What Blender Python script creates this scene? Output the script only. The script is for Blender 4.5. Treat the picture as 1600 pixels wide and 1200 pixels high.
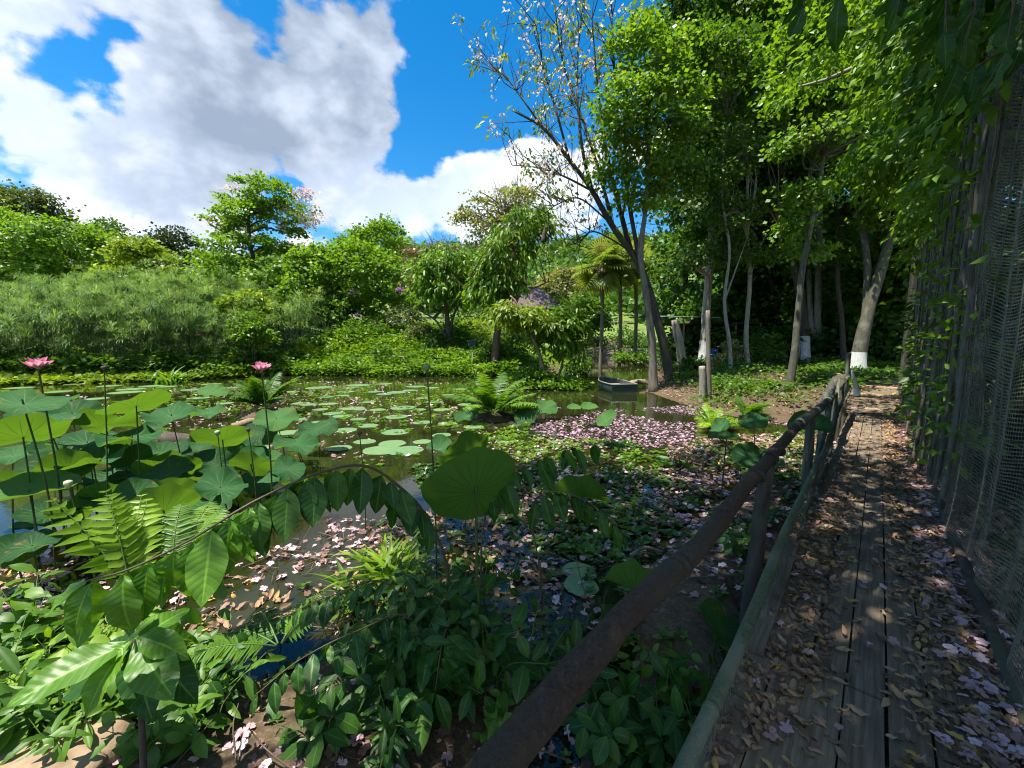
import bpy, math, random
import numpy as np
for o in list(bpy.data.objects): bpy.data.objects.remove(o, do_unlink=True)
SC = bpy.context.scene
COL = SC.collection
rng = np.random.default_rng(7)
PI = math.pi
# ------------------------------------------------------------------ camera
FPX, HOR, CAMZ = 640.0, 535.0, 2.0            # focal length in photo pixels, horizon row, eye height over the water
PIT = math.atan((600 - HOR) / FPX)
cam = bpy.data.objects.new('camera', bpy.data.cameras.new('camera'))
COL.objects.link(cam)
cam.location = (0, 0, CAMZ); cam.rotation_euler = (PI/2 - PIT, 0, 0)
cam.data.sensor_width = 36; cam.data.lens = 36 * FPX / 1600
cam.data.clip_start = 0.05; cam.data.clip_end = 3000
SC.camera = cam
# ------------------------------------------------------------------ sun, sky, exposure
SUN_EL, SUN_AZ = math.radians(71), math.radians(-112)   # azimuth from the view direction, negative = to the left
SD = np.array([math.sin(SUN_AZ)*math.cos(SUN_EL), math.cos(SUN_AZ)*math.cos(SUN_EL), math.sin(SUN_EL)])
sl = bpy.data.lights.new('sun', 'SUN'); sl.energy = 5.0; sl.angle = math.radians(0.5); sl.color = (1, .95, .85)
so = bpy.data.objects.new('sun', sl); COL.objects.link(so)
from mathutils import Vector
so.rotation_euler = Vector(SD).to_track_quat('Z', 'Y').to_euler()
so.location = (-20, 10, 40)
SC.view_settings.view_transform = 'Standard'; SC.view_settings.look = 'None'
SC.view_settings.exposure = 1.2; SC.view_settings.gamma = 1; SC.view_settings.use_curve_mapping = False
cy = SC.cycles
cy.max_bounces = 6; cy.diffuse_bounces = 4; cy.glossy_bounces = 3; cy.transmission_bounces = 4; cy.transparent_max_bounces = 10
cy.filter_width = 1.1; cy.use_denoising = True; cy.denoiser = 'OPENIMAGEDENOISE'; cy.caustics_reflective = False; cy.caustics_refractive = False
cy.sample_clamp_indirect = 6

CP, SP = math.cos(PIT), math.sin(PIT)
def ray(u, v):
    x = (u - 800)/FPX; y = (600 - v)/FPX
    return np.array([x, CP + y*SP, -SP + y*CP])
def at_z(u, v, z=0.0):
    r = ray(u, v); return np.array([0, 0, CAMZ]) + r*((z - CAMZ)/r[2])
def at_d(u, v, D):                             # the point seen at (u, v) at forward distance D
    r = ray(u, v); return np.array([0, 0, CAMZ]) + r*(D/r[1])

class NT:
    """small node-tree helper"""
    def __init__(s, tree): s.t = tree; s.t.nodes.clear()
    def n(s, kind, ins=None, **props):
        nd = s.t.nodes.new(kind)
        for k, v in props.items(): setattr(nd, k, v)
        for k, v in (ins or {}).items():
            sk = nd.inputs[k]
            if isinstance(v, tuple) and len(v) == 2 and hasattr(v[0], 'outputs'): s.t.links.new(v[0].outputs[v[1]], sk)
            elif hasattr(v, 'outputs'): s.t.links.new(v.outputs[0], sk)
            else: sk.default_value = v
        return nd
    def math(s, op, a, b=0.0, c=None, clamp=False):
        ins = {0: a, 1: b}
        if c is not None: ins[2] = c
        return s.n('ShaderNodeMath', ins, operation=op, use_clamp=clamp)
    def smooth(s, x, a, b, lo=0.0, hi=1.0):
        return s.n('ShaderNodeMapRange', {0: x, 1: a, 2: b, 3: lo, 4: hi}, interpolation_type='SMOOTHSTEP')
    def mix(s, f, a, b, bt='MIX'):
        nd = s.n('ShaderNodeMix', data_type='RGBA', blend_type=bt)
        for k, v in ((0, f), (6, a), (7, b)):
            sk = nd.inputs[k]
            if isinstance(v, tuple) and len(v) == 2 and hasattr(v[0], 'outputs'): s.t.links.new(v[0].outputs[v[1]], sk)
            elif hasattr(v, 'outputs'): s.t.links.new(v.outputs[2] if v.bl_idname == 'ShaderNodeMix' else v.outputs[0], sk)
            else: sk.default_value = (*v, 1) if k and len(v) == 3 else v
        return (nd, 2)
    def ramp(s, x, stops):
        nd = s.n('ShaderNodeValToRGB', {0: x}); e = nd.color_ramp.elements
        while len(e) < len(stops): e.new(.5)
        for i, (p, c) in enumerate(stops): e[i].position = p; e[i].color = (*c, 1)
        return (nd, 0)
def build_world():
    w = bpy.data.worlds.new('World'); SC.world = w; w.use_nodes = True
    N = NT(w.node_tree)
    sky = N.n('ShaderNodeTexSky', sky_type='NISHITA', sun_disc=False, sun_elevation=SUN_EL, sun_rotation=SUN_AZ,
              air_density=1.0, dust_density=0.3, ozone_density=3.0, altitude=200)
    hs = N.n('ShaderNodeHueSaturation', {'Color': sky, 'Saturation': 1.42, 'Value': 1.12, 'Hue': 0.495})
    d = N.n('ShaderNodeTexCoord')
    D = (d, 'Generated')
    def dirpx(u, v):
        r = ray(u, v); return r/np.linalg.norm(r)
    # where the big cumulus stand (+) and where the sky stays open (-): direction, angular radius, weight
    blobs = [(330,60,.60,.34),(60,60,.28,.14),(280,230,.40,.22),(520,200,.28,.26),(80,270,.34,.20),(230,310,.22,.14),(450,330,.30,.10),(600,50,.22,.26),(680,20,.12,.2),
             (770,265,.20,.56),(700,335,.20,.40),(880,220,.22,.42),(620,312,.08,.26),(880,375,.10,.2),(905,310,.1,.2),(1300,200,.6,.25),(560,330,.2,.15),
             (140,115,.11,-.62),(205,40,.08,-.42),(700,185,.20,-.60),(815,60,.26,-.8),(760,90,.22,-.5),(655,250,.09,-.5),(530,70,.06,-.1),(215,362,.08,-.4),(455,318,.06,-.3),(700,400,.07,-.5),(840,400,.05,-.3),(600,275,.05,-.3),(20,20,.1,-.1)]
    acc = N.math('ADD', N.smooth((N.n('ShaderNodeVectorMath', {0: D, 1: (0., -.6, .8)}, operation='DISTANCE'), 'Value'), 1.0, .5, 0.0, .35), 0.0)  # unseen cloud mass behind and overhead, added for neutral fill in the shade
    for (u, v, r, wt) in blobs:
        q = dirpx(u, v)
        ds = N.n('ShaderNodeVectorMath', {0: D, 1: tuple(q)}, operation='DISTANCE')
        m = N.smooth((ds, 'Value'), r, 0.0, 0.0, wt)
        acc = m if acc is None else N.math('ADD', acc, m)
    def noise(off, det, scl=3.6, rough=.56):
        sc = N.n('ShaderNodeMapping', {'Vector': D, 'Location': off, 'Scale': (1.0, 1.0, 1.5)})
        n = N.n('ShaderNodeTexNoise', {'Vector': sc, 'Scale': scl, 'Detail': det, 'Roughness': rough, 'Distortion': .15})
        return N.math('MULTIPLY_ADD', n, 2.0, -.5)
    n1 = noise((0, 0, 0), 9.0); n2 = noise((-.02, .0, .07), 5.0)
    vm = N.n('ShaderNodeMapping', {'Vector': D, 'Scale': (1.0, 1.0, 1.3)})
    vo = N.n('ShaderNodeTexVoronoi', {'Vector': vm, 'Scale': 10.0, 'Detail': 2.0, 'Roughness': .55}, feature='F1')
    puff = N.math('MULTIPLY', vo, -.34)
    d1 = N.math('ADD', N.math('ADD', n1, acc), puff)
    d2 = N.math('ADD', N.math('ADD', n2, acc), -.15)
    cov = N.smooth(d1, .39, .56)
    lit = N.smooth(N.math('SUBTRACT', d1, d2), -.34, .30)
    grey = N.n('ShaderNodeVectorMath', {0: D, 1: tuple(dirpx(430, 20))}, operation='DISTANCE')
    gsh = N.smooth((grey, 'Value'), .46, .05, 0.0, 1.0)
    big = noise((.3, .1, 0), 6.0, 2.4)
    thick = N.math('ADD', N.smooth(big, .42, .80, 0, .55), gsh, clamp=True)
    c_lit = N.mix(thick, (1.0, 1.0, 1.0), (.58, .65, .78))
    c_sh = N.mix(thick, (.64, .74, .92), (.27, .34, .45))
    ccol = N.mix(lit, c_sh, c_lit)
    b1 = N.n('ShaderNodeBackground', {'Color': hs, 'Strength': .085})
    b2 = N.n('ShaderNodeBackground', {'Color': ccol, 'Strength': .62})
    mx = N.n('ShaderNodeMixShader', {0: cov, 1: b1, 2: b2})
    N.n('ShaderNodeOutputWorld', {0: mx})
build_world()
SC.world.cycles.sampling_method = 'NONE'
cy.use_adaptive_sampling = True; cy.adaptive_threshold = .03

# ------------------------------------------------------------------ mesh helpers
class Buf:
    def __init__(s): s.V=[]; s.F=[]; s.A=[]; s.U=[]; s.n=0
    def add(s, V, F, var=.5, uv=None, mat=0):
        V = np.asarray(V, float).reshape(-1, 3); n = len(V)
        for f in (F if isinstance(F, list) else [F]):
            f = np.asarray(f, int)
            if f.size: s.F.append((f + s.n, mat))
        s.V.append(V); s.A.append(np.broadcast_to(np.asarray(var, float), (n,)).copy())
        s.U.append(np.zeros((n, 2)) if uv is None else np.asarray(uv, float).reshape(-1, 2))
        s.n += n
    def inst(s, tpl, M, P, var=.5, mat=0):
        """one copy of a template per row of P, turned and scaled by M, all in this mesh"""
        V, F, U = tpl; N = len(P); nv = len(V)
        if N == 0: return
        W = np.einsum('nij,vj->nvi', M, V) + P[:, None, :]
        Fs = F if isinstance(F, list) else [F]
        offs = (np.arange(N)*nv)[:, None, None]
        FF = [(f[None] + offs).reshape(-1, f.shape[1]) for f in Fs]
        s.add(W.reshape(-1, 3), FF, np.repeat(np.broadcast_to(np.asarray(var, float), (N,)), nv), np.tile(U, (N, 1)), mat)
    def tube(s, pts, rad, seg=8, var=.5, rough=0.0, cap=True, mat=0, seed=0):
        P = np.asarray(pts, float); n = len(P); R = np.broadcast_to(np.asarray(rad, float), (n,))
        T = np.gradient(P, axis=0); T /= np.linalg.norm(T, axis=1)[:, None] + 1e-9
        a = np.array([0, 0, 1.]) if abs(T[0][2]) < .9 else np.array([1., 0, 0])
        S = np.cross(T, a); S /= np.linalg.norm(S, axis=1)[:, None] + 1e-9
        for i in range(1, n):
            q = S[i-1] - T[i]*np.dot(S[i-1], T[i]); S[i] = q/(np.linalg.norm(q) + 1e-9)
        B = np.cross(T, S)
        ang = np.arange(seg)*2*PI/seg
        rr = R[:, None]*np.ones((n, seg))
        if rough:
            g = np.random.default_rng(seed + n*13 + 5)
            L = np.concatenate([[0], np.cumsum(np.linalg.norm(np.diff(P, axis=0), axis=1))])
            for k in range(5):
                fa = g.integers(1, 5); fl = g.uniform(.6, 4)/max(R.max()*4, .05)
                rr = rr*(1 + rough*g.uniform(.4, 1)*np.sin(fa*ang[None] + fl*L[:, None] + g.uniform(0, 6)))
        V = P[:, None] + rr[..., None]*(np.cos(ang)[None, :, None]*S[:, None] + np.sin(ang)[None, :, None]*B[:, None])
        i, j = np.meshgrid(np.arange(n-1), np.arange(seg), indexing='ij'); j2 = (j+1) % seg
        F = np.stack([i*seg+j, i*seg+j2, (i+1)*seg+j2, (i+1)*seg+j], -1).reshape(-1, 4)
        L = np.concatenate([[0], np.cumsum(np.linalg.norm(np.diff(P, axis=0), axis=1))])
        uv = np.stack(np.broadcast_arrays((ang/(2*PI))[None, :], L[:, None]), -1)
        Fs = [F]
        V = V.reshape(-1, 3); uv = uv.reshape(-1, 2)
        if cap:
            V = np.vstack([V, P[:1], P[-1:]]); uv = np.vstack([uv, [[0, 0]], [[0, L[-1]]]])
            jj = np.arange(seg); k0 = n*seg
            Fs.append(np.stack([jj*0+k0, (jj+1) % seg, jj], -1))
            Fs.append(np.stack([jj*0+k0+1, (n-1)*seg+jj, (n-1)*seg+(jj+1) % seg], -1))
        s.add(V, Fs, var, uv, mat)
    def box(s, c, size, rz=0., var=.5, mat=0, tilt=0.):
        x, y, z = np.asarray(size)/2.
        V = np.array([[a, b, q] for q in (-z, z) for b in (-y, y) for a in (-x, x)])
        if tilt: V = V @ np.array([[1, 0, 0], [0, math.cos(tilt), math.sin(tilt)], [0, -math.sin(tilt), math.cos(tilt)]])
        ca, sa = math.cos(rz), math.sin(rz)
        V = V @ np.array([[ca, sa, 0], [-sa, ca, 0], [0, 0, 1]]) + np.asarray(c)
        F = np.array([[0,2,3,1],[4,5,7,6],[0,1,5,4],[2,6,7,3],[0,4,6,2],[1,3,7,5]])
        idx = F.reshape(-1)
        s.add(V[idx], np.arange(24).reshape(6, 4), var, np.tile([[0,0],[1,0],[1,1],[0,1]], (6, 1)), mat)
    def build(s, name, mats, parent=None, smooth=True):
        org = np.zeros(3)
        if parent is not None:
            q = parent
            while q is not None: org = org + np.array(q.location); q = q.parent
        V = np.concatenate(s.V) - org
        me = bpy.data.meshes.new(name)
        tot = sum(f.size for f, _ in s.F); npol = sum(len(f) for f, _ in s.F)
        li = np.concatenate([f.reshape(-1) for f, _ in s.F]).astype(np.int32)
        ls = np.concatenate([np.full(len(f), f.shape[1]) for f, _ in s.F])
        st = np.concatenate([[0], np.cumsum(ls)[:-1]]).astype(np.int32)
        me.vertices.add(len(V)); me.vertices.foreach_set('co', V.astype(np.float32).reshape(-1))
        me.loops.add(tot); me.loops.foreach_set('vertex_index', li)
        me.polygons.add(npol); me.polygons.foreach_set('loop_start', st)
        mi = np.concatenate([np.full(len(f), m) for f, m in s.F]).astype(np.int32)
        me.polygons.foreach_set('material_index', mi)
        me.polygons.foreach_set('use_smooth', np.full(npol, smooth))
        a = me.attributes.new('var', 'FLOAT', 'POINT'); a.data.foreach_set('value', np.concatenate(s.A).astype(np.float32))
        ul = me.uv_layers.new(name='UVMap'); ul.data.foreach_set('uv', np.concatenate(s.U)[li].astype(np.float32).reshape(-1))
        me.update(calc_edges=True); me.validate()
        for m in (mats if isinstance(mats, (list, tuple)) else [mats]): me.materials.append(m)
        o = bpy.data.objects.new(name, me); COL.objects.link(o)
        if parent is not None: o.parent = parent
        return o
def thing(name, label, cat, loc=(0, 0, 0), group=None):
    o = bpy.data.objects.new(name, None); COL.objects.link(o)
    o.empty_display_size = .2; o.location = tuple(float(q) for q in loc)
    return tag(o, label, cat, group)
def tag(o, label=None, cat=None, group=None, kind=None):
    if label: o['label'] = label
    if cat: o['category'] = cat
    if group: o['group'] = group
    if kind: o['kind'] = kind
    return o
def unit(v):
    v = np.asarray(v, float); return v/(np.linalg.norm(v, axis=-1, keepdims=True) + 1e-9)
def frames(d, nh, size=1.0, wid=1.0):
    """matrices whose y axis is d and whose z axis is as near to nh as can be"""
    d = unit(d); sd = unit(np.cross(d, nh)); n = np.cross(sd, d)
    size = np.broadcast_to(np.asarray(size, float), (len(d),))[:, None]
    return np.stack([sd*size*wid, d*size, n*size], axis=2)
def cr(pts, n):
    P = np.asarray(pts, float); m = len(P)
    Q = np.vstack([2*P[0]-P[1], P, 2*P[-1]-P[-2]])
    t = np.linspace(0, m-1-1e-6, n); i = t.astype(int); f = (t - i)[:, None]
    a, b, c, d = Q[i], Q[i+1], Q[i+2], Q[i+3]
    return .5*((2*b) + (c-a)*f + (2*a-5*b+4*c-d)*f**2 + (3*b-a-3*c+d)*f**3)
def vnoise(x, y, sc=1.0, seed=0, oct=3):
    x = np.asarray(x, float)*sc; y = np.asarray(y, float)*sc; out = 0; amp = 1; tot = 0
    for o in range(oct):
        i = np.floor(x).astype(int); j = np.floor(y).astype(int); fx = x-i; fy = y-j
        fx = fx*fx*(3-2*fx); fy = fy*fy*(3-2*fy)
        def h(a, b):
            q = np.sin(a*127.1 + b*311.7 + (seed+o*7)*74.7)*43758.5453
            return q - np.floor(q)
        out = out + amp*((h(i,j)*(1-fx)+h(i+1,j)*fx)*(1-fy) + (h(i,j+1)*(1-fx)+h(i+1,j+1)*fx)*fy)
        tot += amp; amp *= .5; x = x*2.03; y = y*2.03
    return out/tot
def sm(x, a, b):
    t = np.clip((np.asarray(x, float)-a)/(b-a), 0, 1); return t*t*(3-2*t)

# leaf templates: x across, y along, z up; uv = (across -1..1, along 0..1)
DIAMOND = (np.array([[0,0,0],[.5,.45,.06],[0,1,-.06],[-.5,.45,.06]]), np.array([[0,1,2,3]]), np.array([[0,0],[1,.45],[0,1],[-1,.45]]))
LEAF = (np.array([[0,0,0],[-.5,.42,.1],[0,.5,0],[.5,.42,.1],[0,1,-.12]])*[1,1,1], [np.array([[0,2,1],[1,2,4],[0,3,2],[3,4,2]])],
        np.array([[0,0],[-1,.42],[0,.5],[1,.42],[0,1]]))
def leaf_tpl(nl=7, nw=2, w=.42, fold=.25, droop=.25, wav=.03, pk=.45, acum=.12):
    t = np.linspace(0, 1, nl+1); V=[]; U=[]
    hw = np.where(t < pk, np.sin(t/pk*PI/2)**.75, np.cos((t-pk)/(1-pk)*PI/2)**.85)
    hw = np.maximum(hw*w/2, acum*w*.25*(1-t)*np.sin(t*PI)) ; hw[0] = .012; hw[-1] = .002
    ks = np.arange(-nw, nw+1)/nw
    for ti, h in zip(t, hw):
        for k in ks:
            V.append([k*h, ti - droop*.25*ti**2, fold*abs(k)*h - droop*ti**2*.55 + wav*math.sin(ti*17 + k*2)*abs(k)]); U.append([k, ti])
    c = 2*nw+1; i, j = np.meshgrid(np.arange(nl), np.arange(c-1), indexing='ij')
    F = np.stack([i*c+j, i*c+j+1, (i+1)*c+j+1, (i+1)*c+j], -1).reshape(-1, 4)
    return np.array(V), F, np.array(U)
LEAF_M = leaf_tpl(6, 2)
LEAF_BIG = [leaf_tpl(14, 4, w=w, fold=f, droop=d, wav=v) for f, d, w, v in ((.22, .25, .40, .02), (.35, .6, .36, .035), (.10, .05, .44, .03), (.5, .35, .38, .02), (.2, .8, .42, .045))]
LEAF_NARROW = leaf_tpl(5, 1, w=.2, fold=.3, droop=.3, wav=.01)

# ------------------------------------------------------------------ materials
MATS = {}
def newmat(name):
    m = bpy.data.materials.new(name); m.use_nodes = True; MATS[name] = m
    return m, NT(m.node_tree)
def leaf_mat(name, cols, trans=.4, rough=.45, tcol=None, veins=0, nv=11, spec=.4, pale_under=0., bump=.0):
    """two-sided leaf: glossy skin over a translucent blade, tone varying leaf by leaf"""
    m, N = newmat(name)
    at = N.n('ShaderNodeAttribute', attribute_name='var')
    col = N.ramp((at, 'Fac'), [(i/(len(cols)-1), c) for i, c in enumerate(cols)])
    nz = N.n('ShaderNodeTexNoise', {'Scale': 9.0, 'Detail': 3.0})
    col = N.mix(N.smooth(nz, .35, .75, 0, .35), col, tuple(q*.62 for q in cols[0]))
    extra = {}
    if veins:
        uv = N.n('ShaderNodeUVMap'); sx = N.n('ShaderNodeSeparateXYZ', {0: uv})
        ax = N.math('ABSOLUTE', (sx, 0))
        ph = N.math('FRACT', N.math('SUBTRACT', N.math('MULTIPLY', (sx, 1), float(nv)), N.math('MULTIPLY', ax, 1.5)))
        tri = N.math('ABSOLUTE', N.math('SUBTRACT', ph, .5))
        vl = N.smooth(tri, .40, .5)
        mid = N.smooth(ax, .10, .03)
        vv = N.math('MAXIMUM', N.math('MULTIPLY', vl, .45), mid)
        col = N.mix(N.math('MULTIPLY', vv, .5), col, tuple(min(1, q*1.7 + .02) for q in cols[-1]))
        if bump:
            hgt = N.math('SUBTRACT', N.math('COSINE', N.math('MULTIPLY', N.math('SUBTRACT', ph, .5), 6.283)), N.math('MULTIPLY', mid, 1.5))
            extra['Normal'] = N.n('ShaderNodeBump', {'Height': hgt, 'Distance': .003, 'Strength': bump})
    if pale_under:
        g = N.n('ShaderNodeNewGeometry')
        col = N.mix(N.math('MULTIPLY', (g, 'Backfacing'), pale_under), col, tuple(min(1, q*1.5+.03) for q in cols[1]))
    p = N.n('ShaderNodeBsdfPrincipled', {'Base Color': col, 'Roughness': rough, 'Specular IOR Level': spec, **extra})
    tc = N.mix(1.0, col, tcol or (1.6, 1.5, .5), 'MULTIPLY')
    t = N.n('ShaderNodeBsdfTranslucent', {'Color': tc})
    mx = N.n('ShaderNodeMixShader', {0: trans, 1: p, 2: t})
    N.n('ShaderNodeOutputMaterial', {0: mx})
    return m
def bark_mat(name, c1, c2, c3=None, scale=6., bump=.6, rough=.9, zs=.25, spots=None):
    m, N = newmat(name)
    tc = N.n('ShaderNodeTexCoord')
    mp = N.n('ShaderNodeMapping', {'Vector': (tc, 'Object'), 'Scale': (scale, scale, scale*zs)})
    n1 = N.n('ShaderNodeTexNoise', {'Vector': mp, 'Scale': 2.5, 'Detail': 8.0, 'Roughness': .65, 'Distortion': .6})
    n2 = N.n('ShaderNodeTexNoise', {'Vector': (tc, 'Object'), 'Scale': 1.7, 'Detail': 4.0})
    col = N.ramp(n1, [(.3, c1), (.7, c2)])
    if c3: col = N.mix(N.smooth(n2, .50, .66), col, c3)
    if spots:
        n3 = N.n('ShaderNodeTexNoise', {'Vector': (tc, 'Object'), 'Scale': scale*5, 'Detail': 3.0})
        col = N.mix(N.smooth(n3, .66, .74), col, spots)
    b = N.n('ShaderNodeBump', {'Height': n1, 'Distance': .03, 'Strength': bump})
    p = N.n('ShaderNodeBsdfPrincipled', {'Base Color': col, 'Roughness': rough, 'Specular IOR Level': .25, 'Normal': b})
    N.n('ShaderNodeOutputMaterial', {0: p})
    return m
def plain_mat(name, c, rough=.7, var=.25, scale=8., spec=.3, bump=.15):
    m, N = newmat(name)
    tc = N.n('ShaderNodeTexCoord')
    n1 = N.n('ShaderNodeTexNoise', {'Vector': (tc, 'Object'), 'Scale': scale, 'Detail': 6.0, 'Roughness': .6})
    col = N.ramp(n1, [(.25, tuple(q*(1-var) for q in c)), (.75, tuple(min(1, q*(1+var)) for q in c))])
    b = N.n('ShaderNodeBump', {'Height': n1, 'Distance': .02, 'Strength': bump})
    p = N.n('ShaderNodeBsdfPrincipled', {'Base Color': col, 'Roughness': rough, 'Specular IOR Level': spec, 'Normal': b})
    N.n('ShaderNodeOutputMaterial', {0: p})
    return m
def var_mat(name, stops, trans=.0, rough=.7, spec=.25):
    """tone picked per piece by its own 'var' value: petals, dry leaves"""
    m, N = newmat(name)
    at = N.n('ShaderNodeAttribute', attribute_name='var')
    col = N.ramp((at, 'Fac'), stops)
    p = N.n('ShaderNodeBsdfPrincipled', {'Base Color': col, 'Roughness': rough, 'Specular IOR Level': spec})
    last = p
    if trans:
        t = N.n('ShaderNodeBsdfTranslucent', {'Color': col}); last = N.n('ShaderNodeMixShader', {0: trans, 1: p, 2: t})
    N.n('ShaderNodeOutputMaterial', {0: last})
    return m
# foliage
L_BRIGHT = leaf_mat('foliage_bright', [(.07,.155,.012),(.125,.245,.018),(.20,.32,.025)], .45)
L_YELLOW = leaf_mat('foliage_yellow_green', [(.10,.17,.015),(.17,.26,.02),(.26,.33,.03)], .45)
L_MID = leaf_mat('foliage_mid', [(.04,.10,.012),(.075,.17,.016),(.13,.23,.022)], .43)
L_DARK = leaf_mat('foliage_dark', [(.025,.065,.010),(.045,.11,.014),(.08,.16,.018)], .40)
L_OLIVE = leaf_mat('foliage_olive', [(.05,.075,.02),(.085,.115,.03),(.13,.16,.04)], .35)
L_CEDAR = leaf_mat('foliage_cedar', [(.02,.04,.018),(.035,.062,.025),(.06,.09,.03)], .25)
L_PALE = leaf_mat('foliage_pale', [(.14,.16,.06),(.20,.22,.08),(.27,.27,.11)], .4)
L_PAPYRUS = leaf_mat('papyrus_green', [(.07,.135,.048),(.12,.22,.075),(.22,.33,.115)], .42, rough=.55)
L_GRASS = leaf_mat('grass_green', [(.12,.22,.015),(.19,.32,.02),(.27,.40,.03)], .45)
L_BROWN = leaf_mat('foliage_brown', [(.13,.09,.04),(.19,.14,.06),(.24,.20,.09)], .35, tcol=(1.2,1.1,.7))
L_PINK = var_mat('blossom_pink', [(0,(.55,.36,.34)),(.5,(.72,.54,.50)),(1,(.82,.72,.64))], .45)
L_PURPLE = var_mat('blossom_purple', [(0,(.30,.08,.28)),(1,(.50,.20,.48))], .3)
L_LOTUS = None
L_BIGLEAF = leaf_mat('big_leaf', [(.018,.07,.010),(.035,.11,.014),(.075,.17,.018)], .38, rough=.42, veins=1, nv=10, spec=.3, bump=.14)
L_BIGSUNLIT = leaf_mat('big_leaf_sunlit', [(.07,.19,.012),(.11,.25,.016),(.17,.33,.02)], .42, rough=.40, veins=1, nv=10, spec=.4, bump=.14)  # same leaf as big_leaf, with sunlight painted in as a paler green
L_HERB = leaf_mat('herb_leaf', [(.016,.060,.010),(.034,.105,.015),(.075,.165,.02)], .36, rough=.45, veins=1, nv=7, spec=.3)
L_FERN = leaf_mat('fern_green', [(.05,.13,.012),(.09,.20,.016),(.15,.28,.02)], .42)
L_FERNB = leaf_mat('fern_bright', [(.13,.25,.015),(.20,.34,.02),(.28,.42,.03)], .45)
L_FLOAT = leaf_mat('floating_leaf', [(.025,.075,.014),(.055,.13,.02),(.13,.22,.035)], .3, rough=.35)
# bark
B_GREY = bark_mat('bark_grey', (.085,.070,.055), (.24,.21,.17), (.16,.17,.11), spots=(.38,.37,.32))
B_PALE = bark_mat('bark_pale', (.17,.145,.115), (.38,.34,.28), (.25,.24,.17), spots=(.5,.48,.42))
B_DARK = bark_mat('bark_dark', (.035,.026,.02), (.11,.085,.065), (.07,.075,.045))
B_BROWN = bark_mat('bark_brown', (.06,.035,.022), (.17,.10,.065), (.10,.075,.05))
B_TAN = bark_mat('bark_tan', (.18,.12,.07), (.36,.26,.16))
B_MOSS = bark_mat('bark_mossy', (.045,.043,.03), (.13,.122,.085), (.17,.17,.125), spots=(.27,.28,.23))
B_PALM = bark_mat('palm_bark', (.13,.10,.07), (.28,.23,.17), zs=3.)
STEM = plain_mat('green_stem', (.09,.16,.03), .5)
STEM_BR = plain_mat('brown_stem', (.10,.075,.04), .7)
WHITEWASH = bark_mat('whitewash', (.40,.39,.36), (.66,.66,.63), (.28,.26,.22), scale=8, bump=.3)
# ------------------------------------------------------------------ lie of the land
WD = np.array([.667, .745]); WN = np.array([.745, -.667])      # along the boardwalk, and to its right
DECK = 0.4
def walk(s, X, z=DECK): return np.array([*(WD*s + WN*X), z])
POND = [(-40,1.5),(-8,1.7),(-2.2,2.0),(-.9,2.3),(-.1,2.0),(.45,1.7),(.9,2.0)]
POND += [tuple((WD*11 + WN*-.75)), (7.7,10.0), (6.3,11.6), (5.7,13.3), (5.5,16.6), (7.6,22), (10.5,30), (14,44), (12,56), (7.5,55), (6,44), (4.6,32), (2.6,26.5), (0,24.5), (-6,25), (-14.8,25.4), (-18.3,21.6), (-25,19.8), (-45,17)]
POND = np.array(POND)
def pond_sd(x, y):
    """signed distance to the shore, negative over the water"""
    x = np.asarray(x, float); y = np.asarray(y, float); d = np.full(x.shape, 1e9); ins = np.zeros(x.shape, bool)
    A = POND; B = np.roll(POND, -1, 0)
    for (ax, ay), (bx, by) in zip(A, B):
        ex, ey = bx-ax, by-ay; t = np.clip(((x-ax)*ex + (y-ay)*ey)/(ex*ex+ey*ey), 0, 1)
        d = np.minimum(d, np.hypot(x-ax-t*ex, y-ay-t*ey))
        c = ((ay > y) != (by > y)) & (x < (bx-ax)*(y-ay)/(by-ay+1e-12)+ax); ins ^= c
    return np.where(ins, -d, d)
HUMMOCK = [(*at_z(415,648)[:2], .9, .30), (*at_z(770,652)[:2], 1.0, .28), (1.75, 18.3, 1.3, .22),
           (*at_z(1112,668)[:2], .7, .16), (*at_z(300,690)[:2], .8, .08), (*at_z(640,905)[:2], .42, .20), (*at_z(1040,655)[:2], 1.2, .08), (*at_z(1200,650)[:2], 1.3, .07)]
def hgt(x, y):
    x = np.asarray(x, float); y = np.asarray(y, float)
    sd = pond_sd(x, y)
    nz = vnoise(x, y, .5, 3) - .5
    h = np.where(sd < 0, -.26*sm(-sd, 0, 1.6) + .10*nz*sm(-sd, 0, .5), .34*sm(sd, 0, 1.6) + .12*nz)
    # shallow mud under the near right-hand half of the pond
    near = np.exp(-((x-2.2)/2.0)**2 - ((y-3.6)/2.2)**2)
    h = np.where(sd < 0, h + near*(.13 + .22*(vnoise(x, y, 1.3, 8)-.5)), h)
    h = h + .25*sm(y, 6, 12)*sm(x, 6, 10)*sm(sd, .2, 3)
    h = h + sm(sd, 0, 4)*(np.clip(y-24, 0, 40)*.115*sm(-x, -9, 2) + 1.5*sm(y, 25, 32)*sm(-x, .5, 4)*sm(x, -17, -12) + np.clip(y-15, 0, 40)*.05*sm(x, 5, 9))
    h = h + sm(-x, 12, 30)*sm(y, 20, 34)*2.0*sm(sd, 0, 4)
    r = np.hypot(x, y)
    h = h + sm(r, 70, 260)*(30 + 16*np.sin(x*.011+1.0) + 9*vnoise(x, y, .02, 5)) * sm(y, -20, 60)
    for (hx, hy, rr, hh) in HUMMOCK:
        h = h + hh*1.5*np.exp(-(((x-hx)**2 + (y-hy)**2)/(rr*rr)))
    ws = x*WD[0] + y*WD[1]; wx = x*WN[0] + y*WN[1]
    f = sm(13.0-ws, 0, 2.0)*sm(1.5-np.abs(wx-.1), 0, .5)
    h = h*(1-f) + np.minimum(h, .30)*f
    # the near bank falls away below the camera
    h = np.where((y < 2.6) & (sd > 0), np.minimum(h, .22 + .1*nz), h)
    return h
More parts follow.
